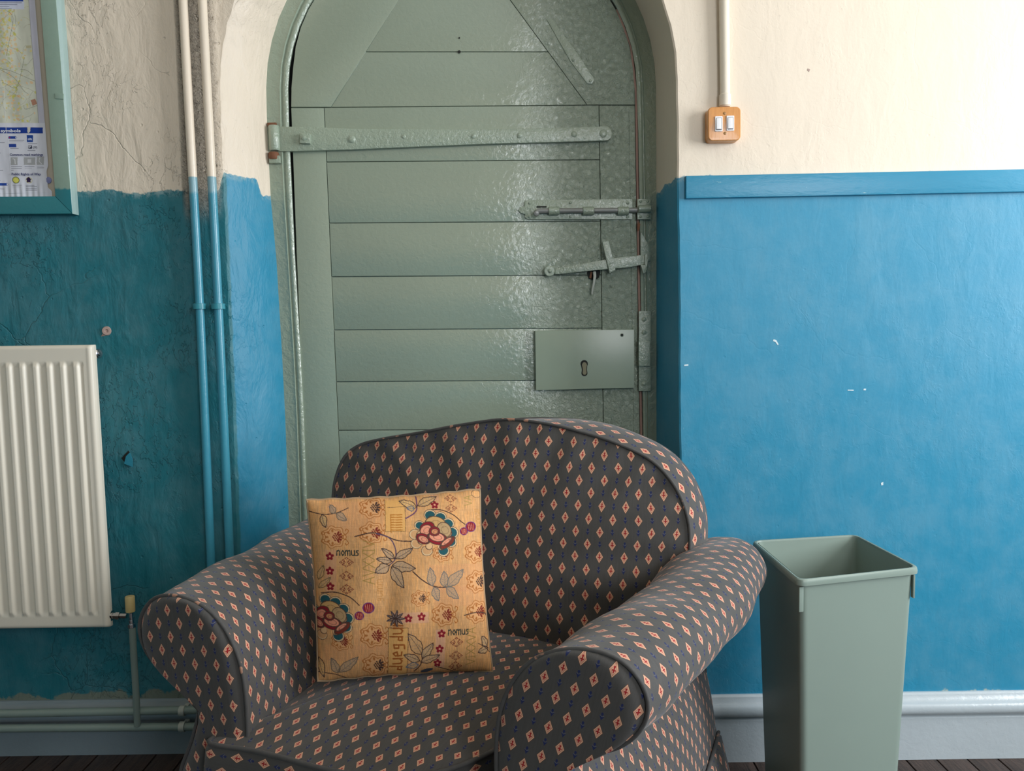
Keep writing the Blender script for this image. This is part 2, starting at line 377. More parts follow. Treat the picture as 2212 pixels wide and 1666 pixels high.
def mat_attr(name, attr, rough, bump=None):
    g = NG(name); a = g.n('ShaderNodeVertexColor'); a.layer_name = attr
    nb = None
    if bump: nb = g.bump(g.noise(g.scalev(g.pos, bump[1]), bump[0], 3), bump[2], 0.0012)
    return g.out(a.outputs[0], rough, nb, spec=0.25)

# ------------------------------------------------------------------ raster canvas used to colour the vertices of printed cloth and paper
class Canvas:
    def __init__(s, w, h, col): s.w, s.h = w, h; s.a = np.empty((h, w, 3), np.float32); s.a[:] = srgb(*col)
    def _box(s, x0, y0, x1, y1):
        x0 = max(0, int(x0)-1); y0 = max(0, int(y0)-1); x1 = min(s.w, int(x1)+2); y1 = min(s.h, int(y1)+2)
        if x1 <= x0 or y1 <= y0: return None
        yy, xx = np.mgrid[y0:y1, x0:x1]; return (slice(y0, y1), slice(x0, x1)), xx, yy
    def put(s, sl, m, col, al=1.0):
        m = (np.clip(m, 0, 1)*al)[..., None]; s.a[sl] = s.a[sl]*(1-m)+np.array(srgb(*col), np.float32)*m
    def ell(s, cx, cy, rx, ry, col, al=1, rot=0, ring=None):
        R = max(rx, ry)+3; b = s._box(cx-R, cy-R, cx+R, cy+R)
        if b is None: return
        sl, xx, yy = b; dx, dy = xx-cx, yy-cy; c, n = math.cos(rot), math.sin(rot)
        d = np.sqrt(((dx*c+dy*n)/rx)**2+((-dx*n+dy*c)/ry)**2); k = min(rx, ry)
        m = (1-d)*k+0.5
        if ring: m = np.minimum(m, (ring/2-np.abs(d-1)*k)+0.5+ring/2) if False else (ring/2-np.abs(d-1)*k+0.5)
        s.put(sl, m, col, al)
    def rect(s, x0, y0, x1, y1, col, al=1):
        b = s._box(x0, y0, x1, y1)
        if b is None: return
        sl, xx, yy = b; s.put(sl, ((xx >= x0) & (xx <= x1) & (yy >= y0) & (yy <= y1)).astype(np.float32), col, al)
    def line(s, pts, wd, col, al=1, smooth=True, taper=False):
        P = catmull(pts, 8) if smooth and len(pts) > 2 else np.array(pts, float)
        b = s._box(P[:, 0].min()-wd, P[:, 1].min()-wd, P[:, 0].max()+wd, P[:, 1].max()+wd)
        if b is None: return
        sl, xx, yy = b; D = np.full(xx.shape, 1e9, np.float32)
        for i in range(len(P)-1):
            a, q = P[i], P[i+1]; v = q-a; L = v@v+1e-9
            t = np.clip(((xx-a[0])*v[0]+(yy-a[1])*v[1])/L, 0, 1)
            w_ = 0 if not taper else wd*0.5*abs((i+0.5)/(len(P)-1)*2-1)**1.5
            D = np.minimum(D, np.hypot(xx-a[0]-t*v[0], yy-a[1]-t*v[1])+w_)
        s.put(sl, wd/2-D+0.5, col, al)
    def poly(s, pts, col, al=1, smooth=False, outline=None):
        P = catmull(pts, 6, True) if smooth else np.array(pts, float)
        b = s._box(P[:, 0].min(), P[:, 1].min(), P[:, 0].max(), P[:, 1].max())
        if b is None: return
        sl, xx, yy = b; ins = np.zeros(xx.shape, bool); n = len(P)
        for i in range(n):
            x0, y0 = P[i]; x1, y1 = P[(i+1) % n]
            if y0 == y1: continue
            ins ^= ((yy >= min(y0, y1)) & (yy < max(y0, y1)) & (xx < (x1-x0)*(yy-y0)/(y1-y0)+x0))
        s.put(sl, ins.astype(np.float32), col, al)
        if outline: s.line(list(P)+[P[0]], outline[0], outline[1], al, smooth=False)
def vnoise(h, w, cell, seed=0):
    r = np.random.default_rng(seed); gh, gw = int(h/cell[0])+3, int(w/cell[1])+3; G = r.random((gh, gw))
    yy = np.arange(h)/cell[0]; xx = np.arange(w)/cell[1]; iy = yy.astype(int); ix = xx.astype(int); fy = (yy-iy)[:, None]; fx = (xx-ix)[None]
    fy = fy*fy*(3-2*fy); fx = fx*fx*(3-2*fx)
    return (G[iy][:, ix]*(1-fx)+G[iy][:, ix+1]*fx)*(1-fy)+(G[iy+1][:, ix]*(1-fx)+G[iy+1][:, ix+1]*fx)*fy
def paint_mesh(me, nu, nv, sample, attr):
    """sample: array (nv*nu,3) linear colours per vertex"""
    ca = me.color_attributes.new(attr, 'FLOAT_COLOR', 'POINT')
    c = np.ones((len(me.vertices), 4), np.float32); c[:sample.shape[0], :3] = sample; ca.data.foreach_set('color', c.ravel())

#==================================================================== SETTING
CEIL = 3.3; XR = 3.05; XL = -3.2; YB = -4.0
# outer line of the doorway: left at YL, right at YR
def px_open_left():
    pts = [(at(*p, YL)) for p in [(522, 1560), (515, 1150), (500, 800), (488, 430), (480, 270), (479, 190)]]
    return pts
cenx, ceny = 970.0, 172.0
n_arc = 26
arc_px = [(cenx-491*math.cos(math.pi*k/n_arc), ceny-491*math.sin(math.pi*k/n_arc)) for k in range(n_arc+1)]
def blend(a, b, t): return a*(1-t)+b*t
open_out = []
for p in [(524, 1600), (515, 1150), (507, 900), (500, 760), (493, 560), (487, 430), (481, 280)]:
    open_out.append((p, YL))
for k, p in enumerate(arc_px):
    t = k/n_arc; t = t*t*(3-2*t); open_out.append((p, blend(YL, YR, t)))
for p in [(1463.5, 280), (1464, 430), (1466, 600), (1467, 760), (1468, 900), (1471, 1150), (1473, 1600)]:
    open_out.append((p, YR))
frame_out_px = [(640, 1600), (625, 1150), (616, 900), (609, 760), (597, 560), (585, 430), (577, 280)]
fa = [(996-421*math.cos(math.pi*k/n_arc), 188-421*math.sin(math.pi*k/n_arc)) for k in range(n_arc+1)]
frame_out_px += fa + [(1417.5, 280), (1418, 430), (1418, 600), (1418, 760), (1418, 900), (1419, 1150), (1420, 1600)]
frame_in_px = [(690, 1600), (664, 1150), (655, 900), (648, 760), (636, 560), (630, 430), (623, 280)]
fi = [(997-(376 if k < 13 else 379)*math.cos(math.pi*k/n_arc), 190-376*math.sin(math.pi*k/n_arc)) for k in range(n_arc+1)]
frame_in_px += fi + [(1379, 280), (1382, 430), (1384, 600), (1387, 760), (1389, 900), (1392, 1150), (1398, 1600)]
O = [at(p[0], p[1], y) for p, y in open_out]
I = [at(p[0], p[1], YF) for p in frame_out_px]
for L in (O, I): L[0].z = FZ; L[-1].z = FZ
NP = len(O); APX = 7 + n_arc//2
# splay: a mid line makes two facets on the left
MID = []
for i in range(NP):
    t = 0.62; p = O[i].lerp(I[i], t)
    if i < APX: p.y = O[i].y + (I[i].y-O[i].y)*0.46
    MID.append(p)
def ripple(v, k, amp):
    r = math.sin(v.z*37+k*1.7)*0.6+math.sin(v.z*83+k)*0.4
    return Vector((v.x+amp*r, v.y, v.z+amp*0.3*r))
def wall_half(idx, xend, yplane, name, mat, label):
    dense = []
    for a, b in zip(idx[:-1], idx[1:]):
        n = 10
        for k in range(n):
            t = k/n; dense.append((O[a].lerp(O[b], t), MID[a].lerp(MID[b], t), I[a].lerp(I[b], t)))
    dense.append((O[idx[-1]], MID[idx[-1]], I[idx[-1]]))
    V, Fc = [], []
    for k, (o, m, i) in enumerate(dense):
        o2 = ripple(o, 0.3*k, 0.0012)
        rb = o2 + (m-o2)*0.03; rb.y = o2.y+0.0035
        V += [Vector((xend, yplane, o.z)), Vector((o2.x+(0.004 if xend > 0 else -0.004), yplane if abs(o.y-yplane) < 1e-6 else o.y, o2.z)), rb, m, i, Vector((i.x, i.y+0.08, i.z))]
    for k in range(len(dense)-1):
        for j in range(5): Fc.append((k*6+j, k*6+j+1, (k+1)*6+j+1, (k+1)*6+j))
    b = len(V); top = dense[-1][0] if dense[-1][0].z > dense[0][0].z else dense[0][0]
    kk = len(dense)-1 if dense[-1][0].z > dense[0][0].z else 0
    V += [Vector((xend, yplane, CEIL)), Vector((top.x, top.y, CEIL))]
    Fc.append((kk*6, kk*6+1, b+1, b))
    me = mesh(V, Fc); bm = bmesh.new(); bm.from_mesh(me); bmesh.ops.recalc_face_normals(bm, faces=bm.faces); bm.to_mesh(me); bm.free()
    o_ = link(name, me, mat, kind='structure', label=label, smooth=False); autosmooth(me, 28)
    return o_
# one wall of two builds: the left stretch sits 8 cm further back than the right
wl = wall_half(list(range(0, APX+1)), XL, YL, 'wall_left', M_WALL_L, 'uneven old plaster wall left of the door, cream above and blue below, its shade painted in as dark teal')
wr = wall_half(list(range(APX, NP)), XR, YR, 'wall_right', M_WALL_R, 'plaster wall right of the door, cream above and bright blue below')
def quad(name, pts, mat, label):
    return link(name, mesh(pts, [(0, 1, 2, 3)]), mat, kind='structure', label=label, smooth=False)
def plain_box(name, x0, x1, y0, y1, z0, z1, mat, label):
    return link(name, box(((x0+x1)/2, (y0+y1)/2, (z0+z1)/2), (x1-x0, y1-y0, z1-z0)), mat, kind='structure', label=label, smooth=False)
plain_box('ceiling', XL-.1, XR+.1, YB-.1, YL+.3, CEIL, CEIL+0.1, M_PLAIN, 'plain ceiling')
plain_box('wall_side', XL-0.1, XL, YB, YL+0.3, FZ, CEIL, M_WALL_R, 'plain side wall')
def wall_with_window(name, wn, axis, pos, a0, a1, w0, w1, z0, z1, label):
    bm = bmesh.new()
    def bx(u0, u1, q0, q1):
        if axis == 'x': box_bm(bm, (pos+0.05, (u0+u1)/2, (q0+q1)/2), (0.1, u1-u0, q1-q0))
        else: box_bm(bm, ((u0+u1)/2, pos-0.05, (q0+q1)/2), (u1-u0, 0.1, q1-q0))
    bx(a0, w0, FZ, CEIL); bx(w1, a1, FZ, CEIL); bx(w0, w1, FZ, z0); bx(w0, w1, z1, CEIL)
    link(name, from_bm(bm), M_WALL_R, kind='structure', label=label, smooth=False)
    root = thing(wn, 'white painted sash window out of frame', 'window', kind='structure'); del root['category']
    for j, (u0, u1, q0, q1) in enumerate([(w0, w0+.05, z0, z1), (w1-.05, w1, z0, z1), (w0, w1, z0, z0+.05), (w0, w1, z1-.05, z1), (w0, w1, (z0+z1)/2-.02, (z0+z1)/2+.02), ((w0+w1)/2-.012, (w0+w1)/2+.012, z0, z1)]):
        c, s = ((pos, (u0+u1)/2, (q0+q1)/2), (0.05, u1-u0, q1-q0)) if axis == 'x' else (((u0+u1)/2, pos+0.01, (q0+q1)/2), (u1-u0, 0.05, q1-q0))
        link('glazing_bar' if j > 3 else 'window_frame', box(c, s), M_WHITEPL, root)
wall_with_window('wall_window_side', 'window_1', 'x', XR, YB, YL+.2, -2.0, -0.7, 1.0, 2.5, 'side wall with a tall window')
wall_with_window('wall_rear', 'window_2', 'y', YB, XL, XR, 0.9, 2.0, 1.2, 2.6, 'rear wall with a window')
# floorboards run away from the viewer
fl = link('floor', box(((XL+XR)/2, (YB+.5)/2, FZ-0.035), (XR-XL+.2, .5-YB, 0.03)), M_DARK, kind='structure', label='dark stained floorboards', smooth=False)
bw = 0.0815; k = 0; x = XL
while x < XR:
    L = 0.5-YB
    link('floorboard', box((x+bw/2+0.0, (YB+.5)/2, FZ-0.01+random.uniform(-0.0008, 0.0)), (bw-0.004, L, 0.02), None, 0.0015), M_FLOOR, fl)
    x += bw
# skirting boards with moulded top
def profile_sweep(prof, x0, x1, y, mat, name, label):
    V, Fc = [], []
    for X in (x0, x1):
        for (dy, z) in prof: V.append((X, y-dy, z))
    n = len(prof)
    for i in range(n-1): Fc.append((i, i+1, n+i+1, n+i))
    Fc.append(tuple(range(n))); Fc.append(tuple(n+i for i in range(n))[::-1])
    me = mesh(V, Fc); bm = bmesh.new(); bm.from_mesh(me); bmesh.ops.recalc_face_normals(bm, faces=bm.faces); bm.to_mesh(me); bm.free()
    link(name, me, mat, kind='structure', label=label); autosmooth(me, 30)
zt = at(2090, 1500, -0.02).z
sk = [(0.0, FZ), (0.020, FZ), (0.020, zt-0.064), (0.016, zt-0.060), (0.016, zt-0.057), (0.024, zt-0.054)]
for k in range(9):
    a = -math.pi/2+math.pi*k/8; sk.append((0.024+0.010*math.cos(a)-0.0, zt-0.036+0.016*math.sin(a)))
sk += [(0.020, zt-0.017), (0.014, zt-0.012), (0.011, zt-0.004), (0.006, zt), (0.0, zt)]
profile_sweep(sk, O[-1].x+0.004, XR, YR, M_SKIRT, 'baseboard_right', 'pale grey-blue skirting board with moulded top, right wall')
ztl = at(200, 1518, 0.06).z
skl = [(d, z-zt+ztl if z > FZ+.001 else z) for d, z in sk]
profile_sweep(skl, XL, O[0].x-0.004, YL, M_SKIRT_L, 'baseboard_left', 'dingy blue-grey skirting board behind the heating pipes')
# dado rail right
pr = []
a, b = at(1465, 380, -0.012), at(2212, 365, -0.012); c_, d_ = at(1465, 429, -0.012), at(2212, 414, -0.012)
def ext(p, q, X): return p + (q-p)*((X-p.x)/(q.x-p.x))
a2, b2, c2, d2 = ext(a, b, O[-1].x+.006), ext(a, b, XR), ext(c_, d_, O[-1].x+.006), ext(c_, d_, XR)
link('trim_1', slab([c2, d2, b2, a2], 0.013, 0.003), M_RAIL, kind='structure', label='blue painted flat dado rail on the right wall', smooth=False)

#==================================================================== DOOR FRAME + DOOR
fro = thing('trim_2', 'thick green gloss arched door frame', 'door frame', kind='structure'); del fro['category']
prof_f = [(0.0, 0.02), (0.0, 0.0), (0.45, 0.0), (0.60, -0.001), (0.64, -0.002), (0.68, 0.004), (0.73, 0.004), (0.78, 0.0005), (0.86, -0.0010), (0.95, 0.0002), (1.0, 0.003), (1.0, 0.010)]
def dens(Lp, n=6):
    out = []
    for a_, b_ in zip(Lp[:-1], Lp[1:]):
        for k in range(n): out.append((a_[0]+(b_[0]-a_[0])*k/n, a_[1]+(b_[1]-a_[1])*k/n))
    out.append(Lp[-1]); return out
def frame_piece(i0, i1, name):
    a_ = dens(frame_out_px[i0:i1+1]); b_ = dens(frame_in_px[i0:i1+1]); V, Fc = [], []
    for k, (p, q) in enumerate(zip(a_, b_)):
        wv = 0.0
        for t, dy in prof_f:
            v = at(p[0]+(q[0]-p[0])*t, p[1]+(q[1]-p[1])*t, YF); v.y += dy; v.z = max(v.z, FZ); V.append(v)
    n = len(prof_f)
    for k in range(len(a_)-1):
        for j in range(n-1): Fc.append((k*n+j, k*n+j+1, (k+1)*n+j+1, (k+1)*n+j))
    Fc.append(tuple(range(n))); Fc.append(tuple((len(a_)-1)*n+j for j in range(n)))
    me = mesh(V, Fc); bm = bmesh.new(); bm.from_mesh(me); bmesh.ops.recalc_face_normals(bm, faces=bm.faces); bm.to_mesh(me); bm.free()
    link(name, me, M_FRAME, fro, smooth=False); autosmooth(me, 35)
frame_piece(0, 7, 'jamb'); frame_piece(7, 7+n_arc, 'arched_head'); frame_piece(7+n_arc, NP-1, 'jamb')

door = thing('door_1', 'arched sage green plank door behind the armchair', 'door', kind='structure'); del door['category']
def DL(y):
    b_ = 5.5*math.exp(-((y-165)/75.0)**2)
    if y >= 190: return 624.5+(y-190)*0.0405+b_
    return 998-math.sqrt(max(0, 373**2-(190-y)**2))+b_
def DR(y):
    if y >= 190: return 1371+(y-190)*0.0150
    return 998+math.sqrt(max(0, 373**2-(190-y)**2))
def SL(y): return 700+(y-232)*0.0445           # inner edge of hanging stile
def SR(y): return 1294+(y-232)*0.0135          # inner edge of closing stile
def GL(y): return 860-(y)*0.628                # left diagonal joint
def GR(y): return 1102+(y)*0.734
def pxs(pts, y=YD): return [at(px, py, y) for px, py in pts]
# dark void behind and backing boards
bk = [(DL(y), y) for y in (1560, 1000, 600, 190, 100, 0, -80, -140, -183)] + [(DR(y), y) for y in (-140, -80, 0, 100, 190, 600, 1000, 1560)]
link('backing_board', slab(pxs(bk, YD+0.012), 0.02, 0), M_DOOR, door, smooth=False)
g_ = 0.55
link('stile', slab(pxs([(DL(1555), 1555), (SL(1555)-g_, 1555), (SL(233)-g_, 233), (DL(233), 233)]), 0.03, 0.0025), M_DOOR, door, smooth=False)
link('stile', slab(pxs([(SR(1555)+g_, 1555), (DR(1555), 1555), (DR(228), 228), (SR(228)+g_, 228)]), 0.03, 0.0025), M_DOOR, door, smooth=False)
yl = [231, 190, 150, 100, 60, 20, -30, -80, -120, -150, -170, -181]
link('arched_rail', slab(pxs([(DL(y), y) for y in yl] + [(975, -181), (GL(231)-g_, 231)], YD-0.001), 0.03, 0.002), M_DOOR, door, smooth=False)
yr = [226, 190, 150, 100, 60, 20, -30, -80, -120, -150, -170, -181]
link('arched_rail', slab(pxs([(GR(226)+g_, 226), (970, -181)] + [(DR(y), y) for y in yr[::-1]], YD-0.001), 0.03, 0.002), M_DOOR, door, smooth=False)
rows = [(-170, -170), (-60, -61), (112, 112), (232, 227), (350, 345), (482, 478), (598, 594), (713, 709), (825, 821), (930, 926), (1040, 1036), (1150, 1146), (1262, 1258), (1375, 1371), (1555, 1555)]
for i in range(len(rows)-1):
    (a0, a1), (b0, b1) = rows[i], rows[i+1]
    le = (lambda y: max(GL(y), 975-60) if False else GL(y)) if b0 <= 232 else SL
    re = GR if b0 <= 232 else SR
    off = random.uniform(-0.0010, 0.0010); s_ = 0.75
    pts = [(le(b0-s_)+g_, b0-s_), (re(b1-s_)-g_, b1-s_), (re(a1+s_)-g_, a1+s_), (le(a0+s_)+g_, a0+s_)]
    me = slab(pxs(pts, YD+0.0012+off), 0.02, 0.0018)
    link('plank', me, M_DOOR, door, smooth=False)
# closing-edge strip, worn wood line in the gap
link('closing_edge', slab([at(DR(y)+(0.6), y, YD-0.001) for y in (1500, 950, 500, 200, 100, 20)] + [at(DR(y)+5.4, y, YD-0.001) for y in (20, 100, 200, 500, 950, 1500)], 0.02, 0.001), M_BAREWOOD, door, 'worn bare wood line along the closing edge', smooth=False)
link('edge_bead', slab([at(DR(y)-13, y, YD-0.003) for y in (1500, 950, 720, 235)] + [at(DR(y)-1, y, YD-0.003) for y in (235, 720, 950, 1500)], 0.01, 0.002), M_DOOR, door, smooth=False)
link('void_backing', box((-0.13, YF+0.12, 0.95), (1.3, 0.02, 2.4)), M_DARK, fro)

def screw_dome(px, py, y, r, mat, parent, name='rivet', h=0.003):
    p = at(px, py, y); prof = [(r, -0.001), (r, h*0.3), (r*0.75, h*0.8), (r*0.3, h*1.05), (0.0001, h*1.1)]
    return link(name, lathe(prof, p, (0, -1, 0), 14), mat, parent, smooth=False)
# strap hinge
yh = YD-0.0145
top = [(1312, 272.5), (1200, 276), (1060, 279), (900, 279), (760, 278), (680, 274), (601, 273)]
bot = [(601, 327), (650, 326), (760, 323), (900, 317), (1060, 310.5), (1200, 307), (1312, 303.5)]
tip = [(1319, 299), (1322, 289), (1319, 278)]
me = slab([at(x_, y_, yh) for x_, y_ in bot] + [at(x_, y_, yh) for x_, y_ in tip] + [at(x_, y_, yh) for x_, y_ in top], 0.0145, 0.0022)
hinge = link('strap_hinge', me, M_IRON, door, smooth=False)
kz0, kz1 = at(600, 326, yh), at(598, 272, yh)
link('knuckle', lathe([(0.014, 0), (0.0155, 0.002), (0.0155, (kz1-kz0).length-0.002), (0.014, (kz1-kz0).length)], at(594, 326, YF-0.004), (at(591, 272, YF-0.004)-at(594, 326, YF-0.004)), 22), M_IRON, hinge, smooth=False)
p0 = at(661, 301, yh)
link('square_nut', join_meshes([box(p0+Vector((0, -0.006, 0)), (0.029, 0.014, 0.028), Euler((0.0, 0.05, 0)), 0.0025), lathe([(0.007, 0), (0.0065, 0.003), (0.001, 0.005)], p0+Vector((-0.002, -0.013, 0.001)), (0, -1, 0), 12)]), M_IRON, hinge)
for (x_, y_, r_, h_) in [(760, 301, 0.0105, 0.004), (872, 295, 0.006, 0.002), (1023, 294, 0.0075, 0.0025), (1122, 293, 0.008, 0.003), (1240, 290, 0.0085, 0.003), (1303, 288.5, 0.011, 0.004)]:
    screw_dome(x_, y_, yh, r_, M_IRON, hinge, 'bolt_head', h_)
# pintle on the frame
link('pintle', join_meshes([lathe([(0.0125, 0), (0.014, 0.002), (0.014, 0.018), (0.0125, 0.02)], at(592, 345, YF-0.006), (0, 0, 1), 18), box(at(590, 336, YF-0.002), (0.026, 0.012, 0.016), None, 0.003)]), M_RUST, fro, 'rust streaked pintle under the strap hinge')
link('pintle_plate', box(at(594, 345, YF-0.008), (0.032, 0.012, 0.022), None, 0.004), M_IRON, fro)
link('pintle_plate', box(at(588, 270, YF-0.002), (0.026, 0.012, 0.012), None, 0.003), M_RUST, fro)

# slide bolt
yb = YD-0.006
plate = [(1366, 474), (1140, 474), (1134, 470), (1134, 463), (1124, 460), (1120, 454), (1124, 448), (1133, 446), (1133, 437), (1140, 432), (1366, 430)]
bolt = link('slide_bolt', slab([at(x_, y_, yb) for x_, y_ in plate[::-1]], 0.005, 0.0012), M_IRON, door, smooth=False)
yc = yb-0.009
link('bolt_bar', tube([at(1160, 456, yc), at(1384, 454, yc)], 0.0072, 14), M_STEEL, bolt, 'partly bare sliding bar')
for x0_, x1_ in ((1185, 1208), (1259, 1283), (1334, 1358)):
    a_, b_ = at(x0_, 456, yc+0.001), at(x1_, 455.5, yc+0.001); L = (b_-a_).length
    link('collar', lathe([(0.0105, 0), (0.0118, 0.0015), (0.0118, L-0.0015), (0.0105, L)], a_, b_-a_, 18), M_IRON, bolt, smooth=False)
pk = at(1158, 461, yc-0.006)
link('bolt_knob', lathe([(0.004, -0.006), (0.004, 0.001), (0.008, 0.004), (0.0088, 0.009), (0.0065, 0.013), (0.0005, 0.0145)], pk, (0.05, -1, -0.15), 16), M_STEEL, bolt, smooth=False)
link('slot', box(at(1170, 447, yb-0.0005), (0.028, 0.002, 0.004)), M_DARK, bolt)
for x_, y_ in [(1144, 439), (1232, 438), (1356, 439), (1144, 469), (1232, 469), (1355, 469)]: screw_dome(x_, y_, yb, 0.004, M_IRON, bolt)
keep = link('bolt_keeper', slab([at(x_, y_, YF-0.011) for x_, y_ in [(1377, 474), (1406, 474), (1406, 430), (1377, 430)]], 0.006, 0.001), M_IRON, fro, smooth=False)
a_, b_ = at(1379, 451.5, YF-0.017), at(1406, 451, YF-0.017); L = (b_-a_).length
link('keeper_barrel', lathe([(0.0085, 0), (0.0105, 0.0012), (0.0105, L-0.001), (0.009, L)], a_, b_-a_, 18), M_IRON, keep, smooth=False)
for x_, y_ in [(1384, 435), (1399, 435), (1384, 468), (1400, 468)]: screw_dome(x_, y_, YF-0.011, 0.0038, M_IRON, keep)

# thumb latch
yt = YD-0.020
bar = [(1199, 593), (1270, 585.5), (1360, 577.5), (1392, 571), (1397, 562), (1394, 553), (1386, 551), (1330, 557), (1270, 567.5), (1199, 580)]
latch = link('latch_bar', slab([at(x_, y_, yt) for x_, y_ in bar], 0.010, 0.0015), M_IRON, door, smooth=False)
link('pivot_disc', lathe([(0.0155, -0.004), (0.0155, 0.003), (0.0135, 0.005), (0.006, 0.0055)], at(1187, 586, yt+0.004), (0, -1, 0), 24), M_IRON, latch, smooth=False)
screw_dome(1188, 585.5, yt-0.0015, 0.0058, M_IRON, latch, 'pivot_rivet', 0.004)
link('latch_staple', slab([at(x_, y_, yt-0.008) for x_, y_ in [(1317, 590), (1330, 584), (1315, 520), (1301, 523)]], 0.012, 0.002), M_IRON, latch, smooth=False)
link('lever_slot', slab([at(x_, y_, YD-0.002) for x_, y_ in [(1272, 602), (1284, 606), (1294, 600), (1297, 588), (1292, 566), (1276, 568), (1268, 590)]], 0.002, 0.0), M_DARK, latch, 'dark worn hole for the thumb lever', smooth=False)
link('slot_rust', slab([at(x_, y_, YD-0.0035) for x_, y_ in [(1273, 600), (1277, 602), (1280, 588), (1276, 587)]], 0.002, 0.0), M_RUST, latch, smooth=False)
link('thumb_lever', tube([at(1284, 588, YD-0.008), at(1285, 597, YD-0.014), at(1283, 612, YD-0.016), at(1280, 625, YD-0.014), at(1279, 636, YD-0.012)], [0.005, 0.0045, 0.0036, 0.003, 0.0026], 10), M_CLIPW, latch, 'bare curved thumb lever hanging below the latch')
plate_c = [(1384, 500), (1406, 537), (1406, 562), (1392, 568), (1384, 560)]
lc = link('latch_catch', slab([at(x_, y_, YF-0.0065) for x_, y_ in plate_c[::-1]], 0.005, 0.0012), M_IRON, fro, smooth=False)
link('catch_hook', slab([at(x_, y_, YF-0.019) for x_, y_ in [(1384, 572), (1390, 591), (1396, 588), (1401, 560), (1398, 548), (1393, 550), (1393, 572)]], 0.012, 0.0015), M_IRON, lc, smooth=False)
link('bare_chip', slab([at(x_, y_, YF-0.0075) for x_, y_ in [(1377, 500), (1381, 498), (1383, 485), (1380, 478), (1377, 484)]], 0.002, 0.0), M_RUST, fro, smooth=False)

# rim lock
yk = YD-0.020
lk = link('rim_lock', slab([at(x_, y_, yk) for x_, y_ in [(1158, 843.5), (1370, 838), (1370, 712), (1156, 714.5)]], 0.021, 0.0018), mat_paint('lock_case_paint', tuple(c*1.08 for c in GREEN), 0.3, 0.25, 0.5, 30), door, smooth=False)
kh = []
for k in range(11):
    t = math.radians(215-(250)*k/10); kh.append((1262+8*math.cos(t), 786-8*math.sin(t)))
kh += [(1268, 799)] + [(1262.5+6.6*math.cos(math.radians(a__)), 807+6*math.sin(math.radians(a__))) for a__ in (0, 35, 70, 110, 145, 180)] + [(1257, 799)]
link('keyhole', slab([at(x_, y_, yk-0.0008) for x_, y_ in kh[::-1]], 0.001, 0.0), M_DARK, lk, smooth=False)
kh2 = [(1263.2+(x_-1263)*0.66, 797.5+(y_-797)*0.78) for x_, y_ in kh]
link('keyhole_cover', slab([at(x_, y_, yk-0.0014) for x_, y_ in kh2[::-1]], 0.0008, 0.0), mat_paint('keyhole_brass', (0.22, 0.20, 0.11), 0.4, 0.3), lk, 'dull brass flap inside the keyhole', smooth=False)
screw_dome(1343.5, 724, yk+0.0006, 0.0058, M_FRAME, lk, 'screw_rim', 0.0015)
screw_dome(1343.5, 724, yk-0.0008, 0.0036, M_DARK, lk, 'screw_hole', 0.0006)
kp = link('lock_keep', slab([at(x_, y_, YF-0.008) for x_, y_ in [(1380, 845), (1406, 845), (1406, 672), (1380, 672)]], 0.006, 0.0012), M_IRON, fro, smooth=False)
link('keep_box', slab([at(x_, y_, YF-0.020) for x_, y_ in [(1380, 791), (1404.5, 791), (1404.5, 737), (1380, 737)]], 0.014, 0.002), M_IRON, kp, smooth=False)
for x_, y_ in [(1391, 718), (1391, 690), (1391, 829)]: screw_dome(x_, y_, YF-0.008, 0.0065, M_IRON, kp)
# old iron strip and screw holes near the head
st = [(1181, 42), (1192, 40), (1252, 122), (1284, 172), (1279, 181), (1268, 180), (1232, 132)]
sb = link('iron_strip', slab([at(x_, y_, YD-0.004) for x_, y_ in st[::-1]], 0.004, 0.0012), M_IRON, door, smooth=False)
screw_dome(1275, 175, YD-0.004, 0.004, M_IRON, sb); screw_dome(1238, 130, YD-0.004, 0.004, M_IRON, sb)
for x_, y_, r_ in ((992, 112, 0.0042), (992, 82, 0.0024)):
    link('screw_hole', lathe([(r_, 0), (r_, 0.0006)], at(x_, y_, YD-0.0018), (0, -1, 0), 12), M_DARK, door, smooth=False)

#==================================================================== LEFT WALL THINGS
# vertical pipes
def vpipe(px_pts, label):
    pts = [at(x_, y_, YL-0.03) for x_, y_ in px_pts]
    root = thing('heating_pipe', label, 'pipe', pts[-1], group='vertical heating pipes')
    P = [Vector(p) for p in catmull(pts, 6)]
    link('pipe_run', tube(P, 0.0112, 18), M_VPIPE, root)
    a_ = pts[2]; b_ = a_ + Vector((0, 0, -0.012))
    c0 = at(px_pts[2][0]+1.3, 662, YL-0.03); d_ = (pts[2]-pts[3]).normalized()
    link('pipe_clip', lathe([(0.0115, 0), (0.0175, 0.0008), (0.0175, 0.015), (0.0115, 0.0158)], c0-d_*0.0079, d_, 22), mat_paint('blue_clip_paint', (0.04, 0.27, 0.34), 0.35, 1.0), root)
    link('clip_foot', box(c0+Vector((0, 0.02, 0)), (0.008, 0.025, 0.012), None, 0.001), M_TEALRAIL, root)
vpipe([(395, -190), (395.5, 0), (414, 379), (430, 628), (446, 950), (455, 1190), (474, 1640)][0:1]+[(395.5, 0), (430, 628), (455, 1190), (474, 1640)], 'left one of the two vertical heating pipes, painted cream above and blue below')
vpipe([(427, -190), (437, 0), (470, 628), (495, 1170), (516, 1640)], 'right one of the two vertical heating pipes, nearer to the door splay')
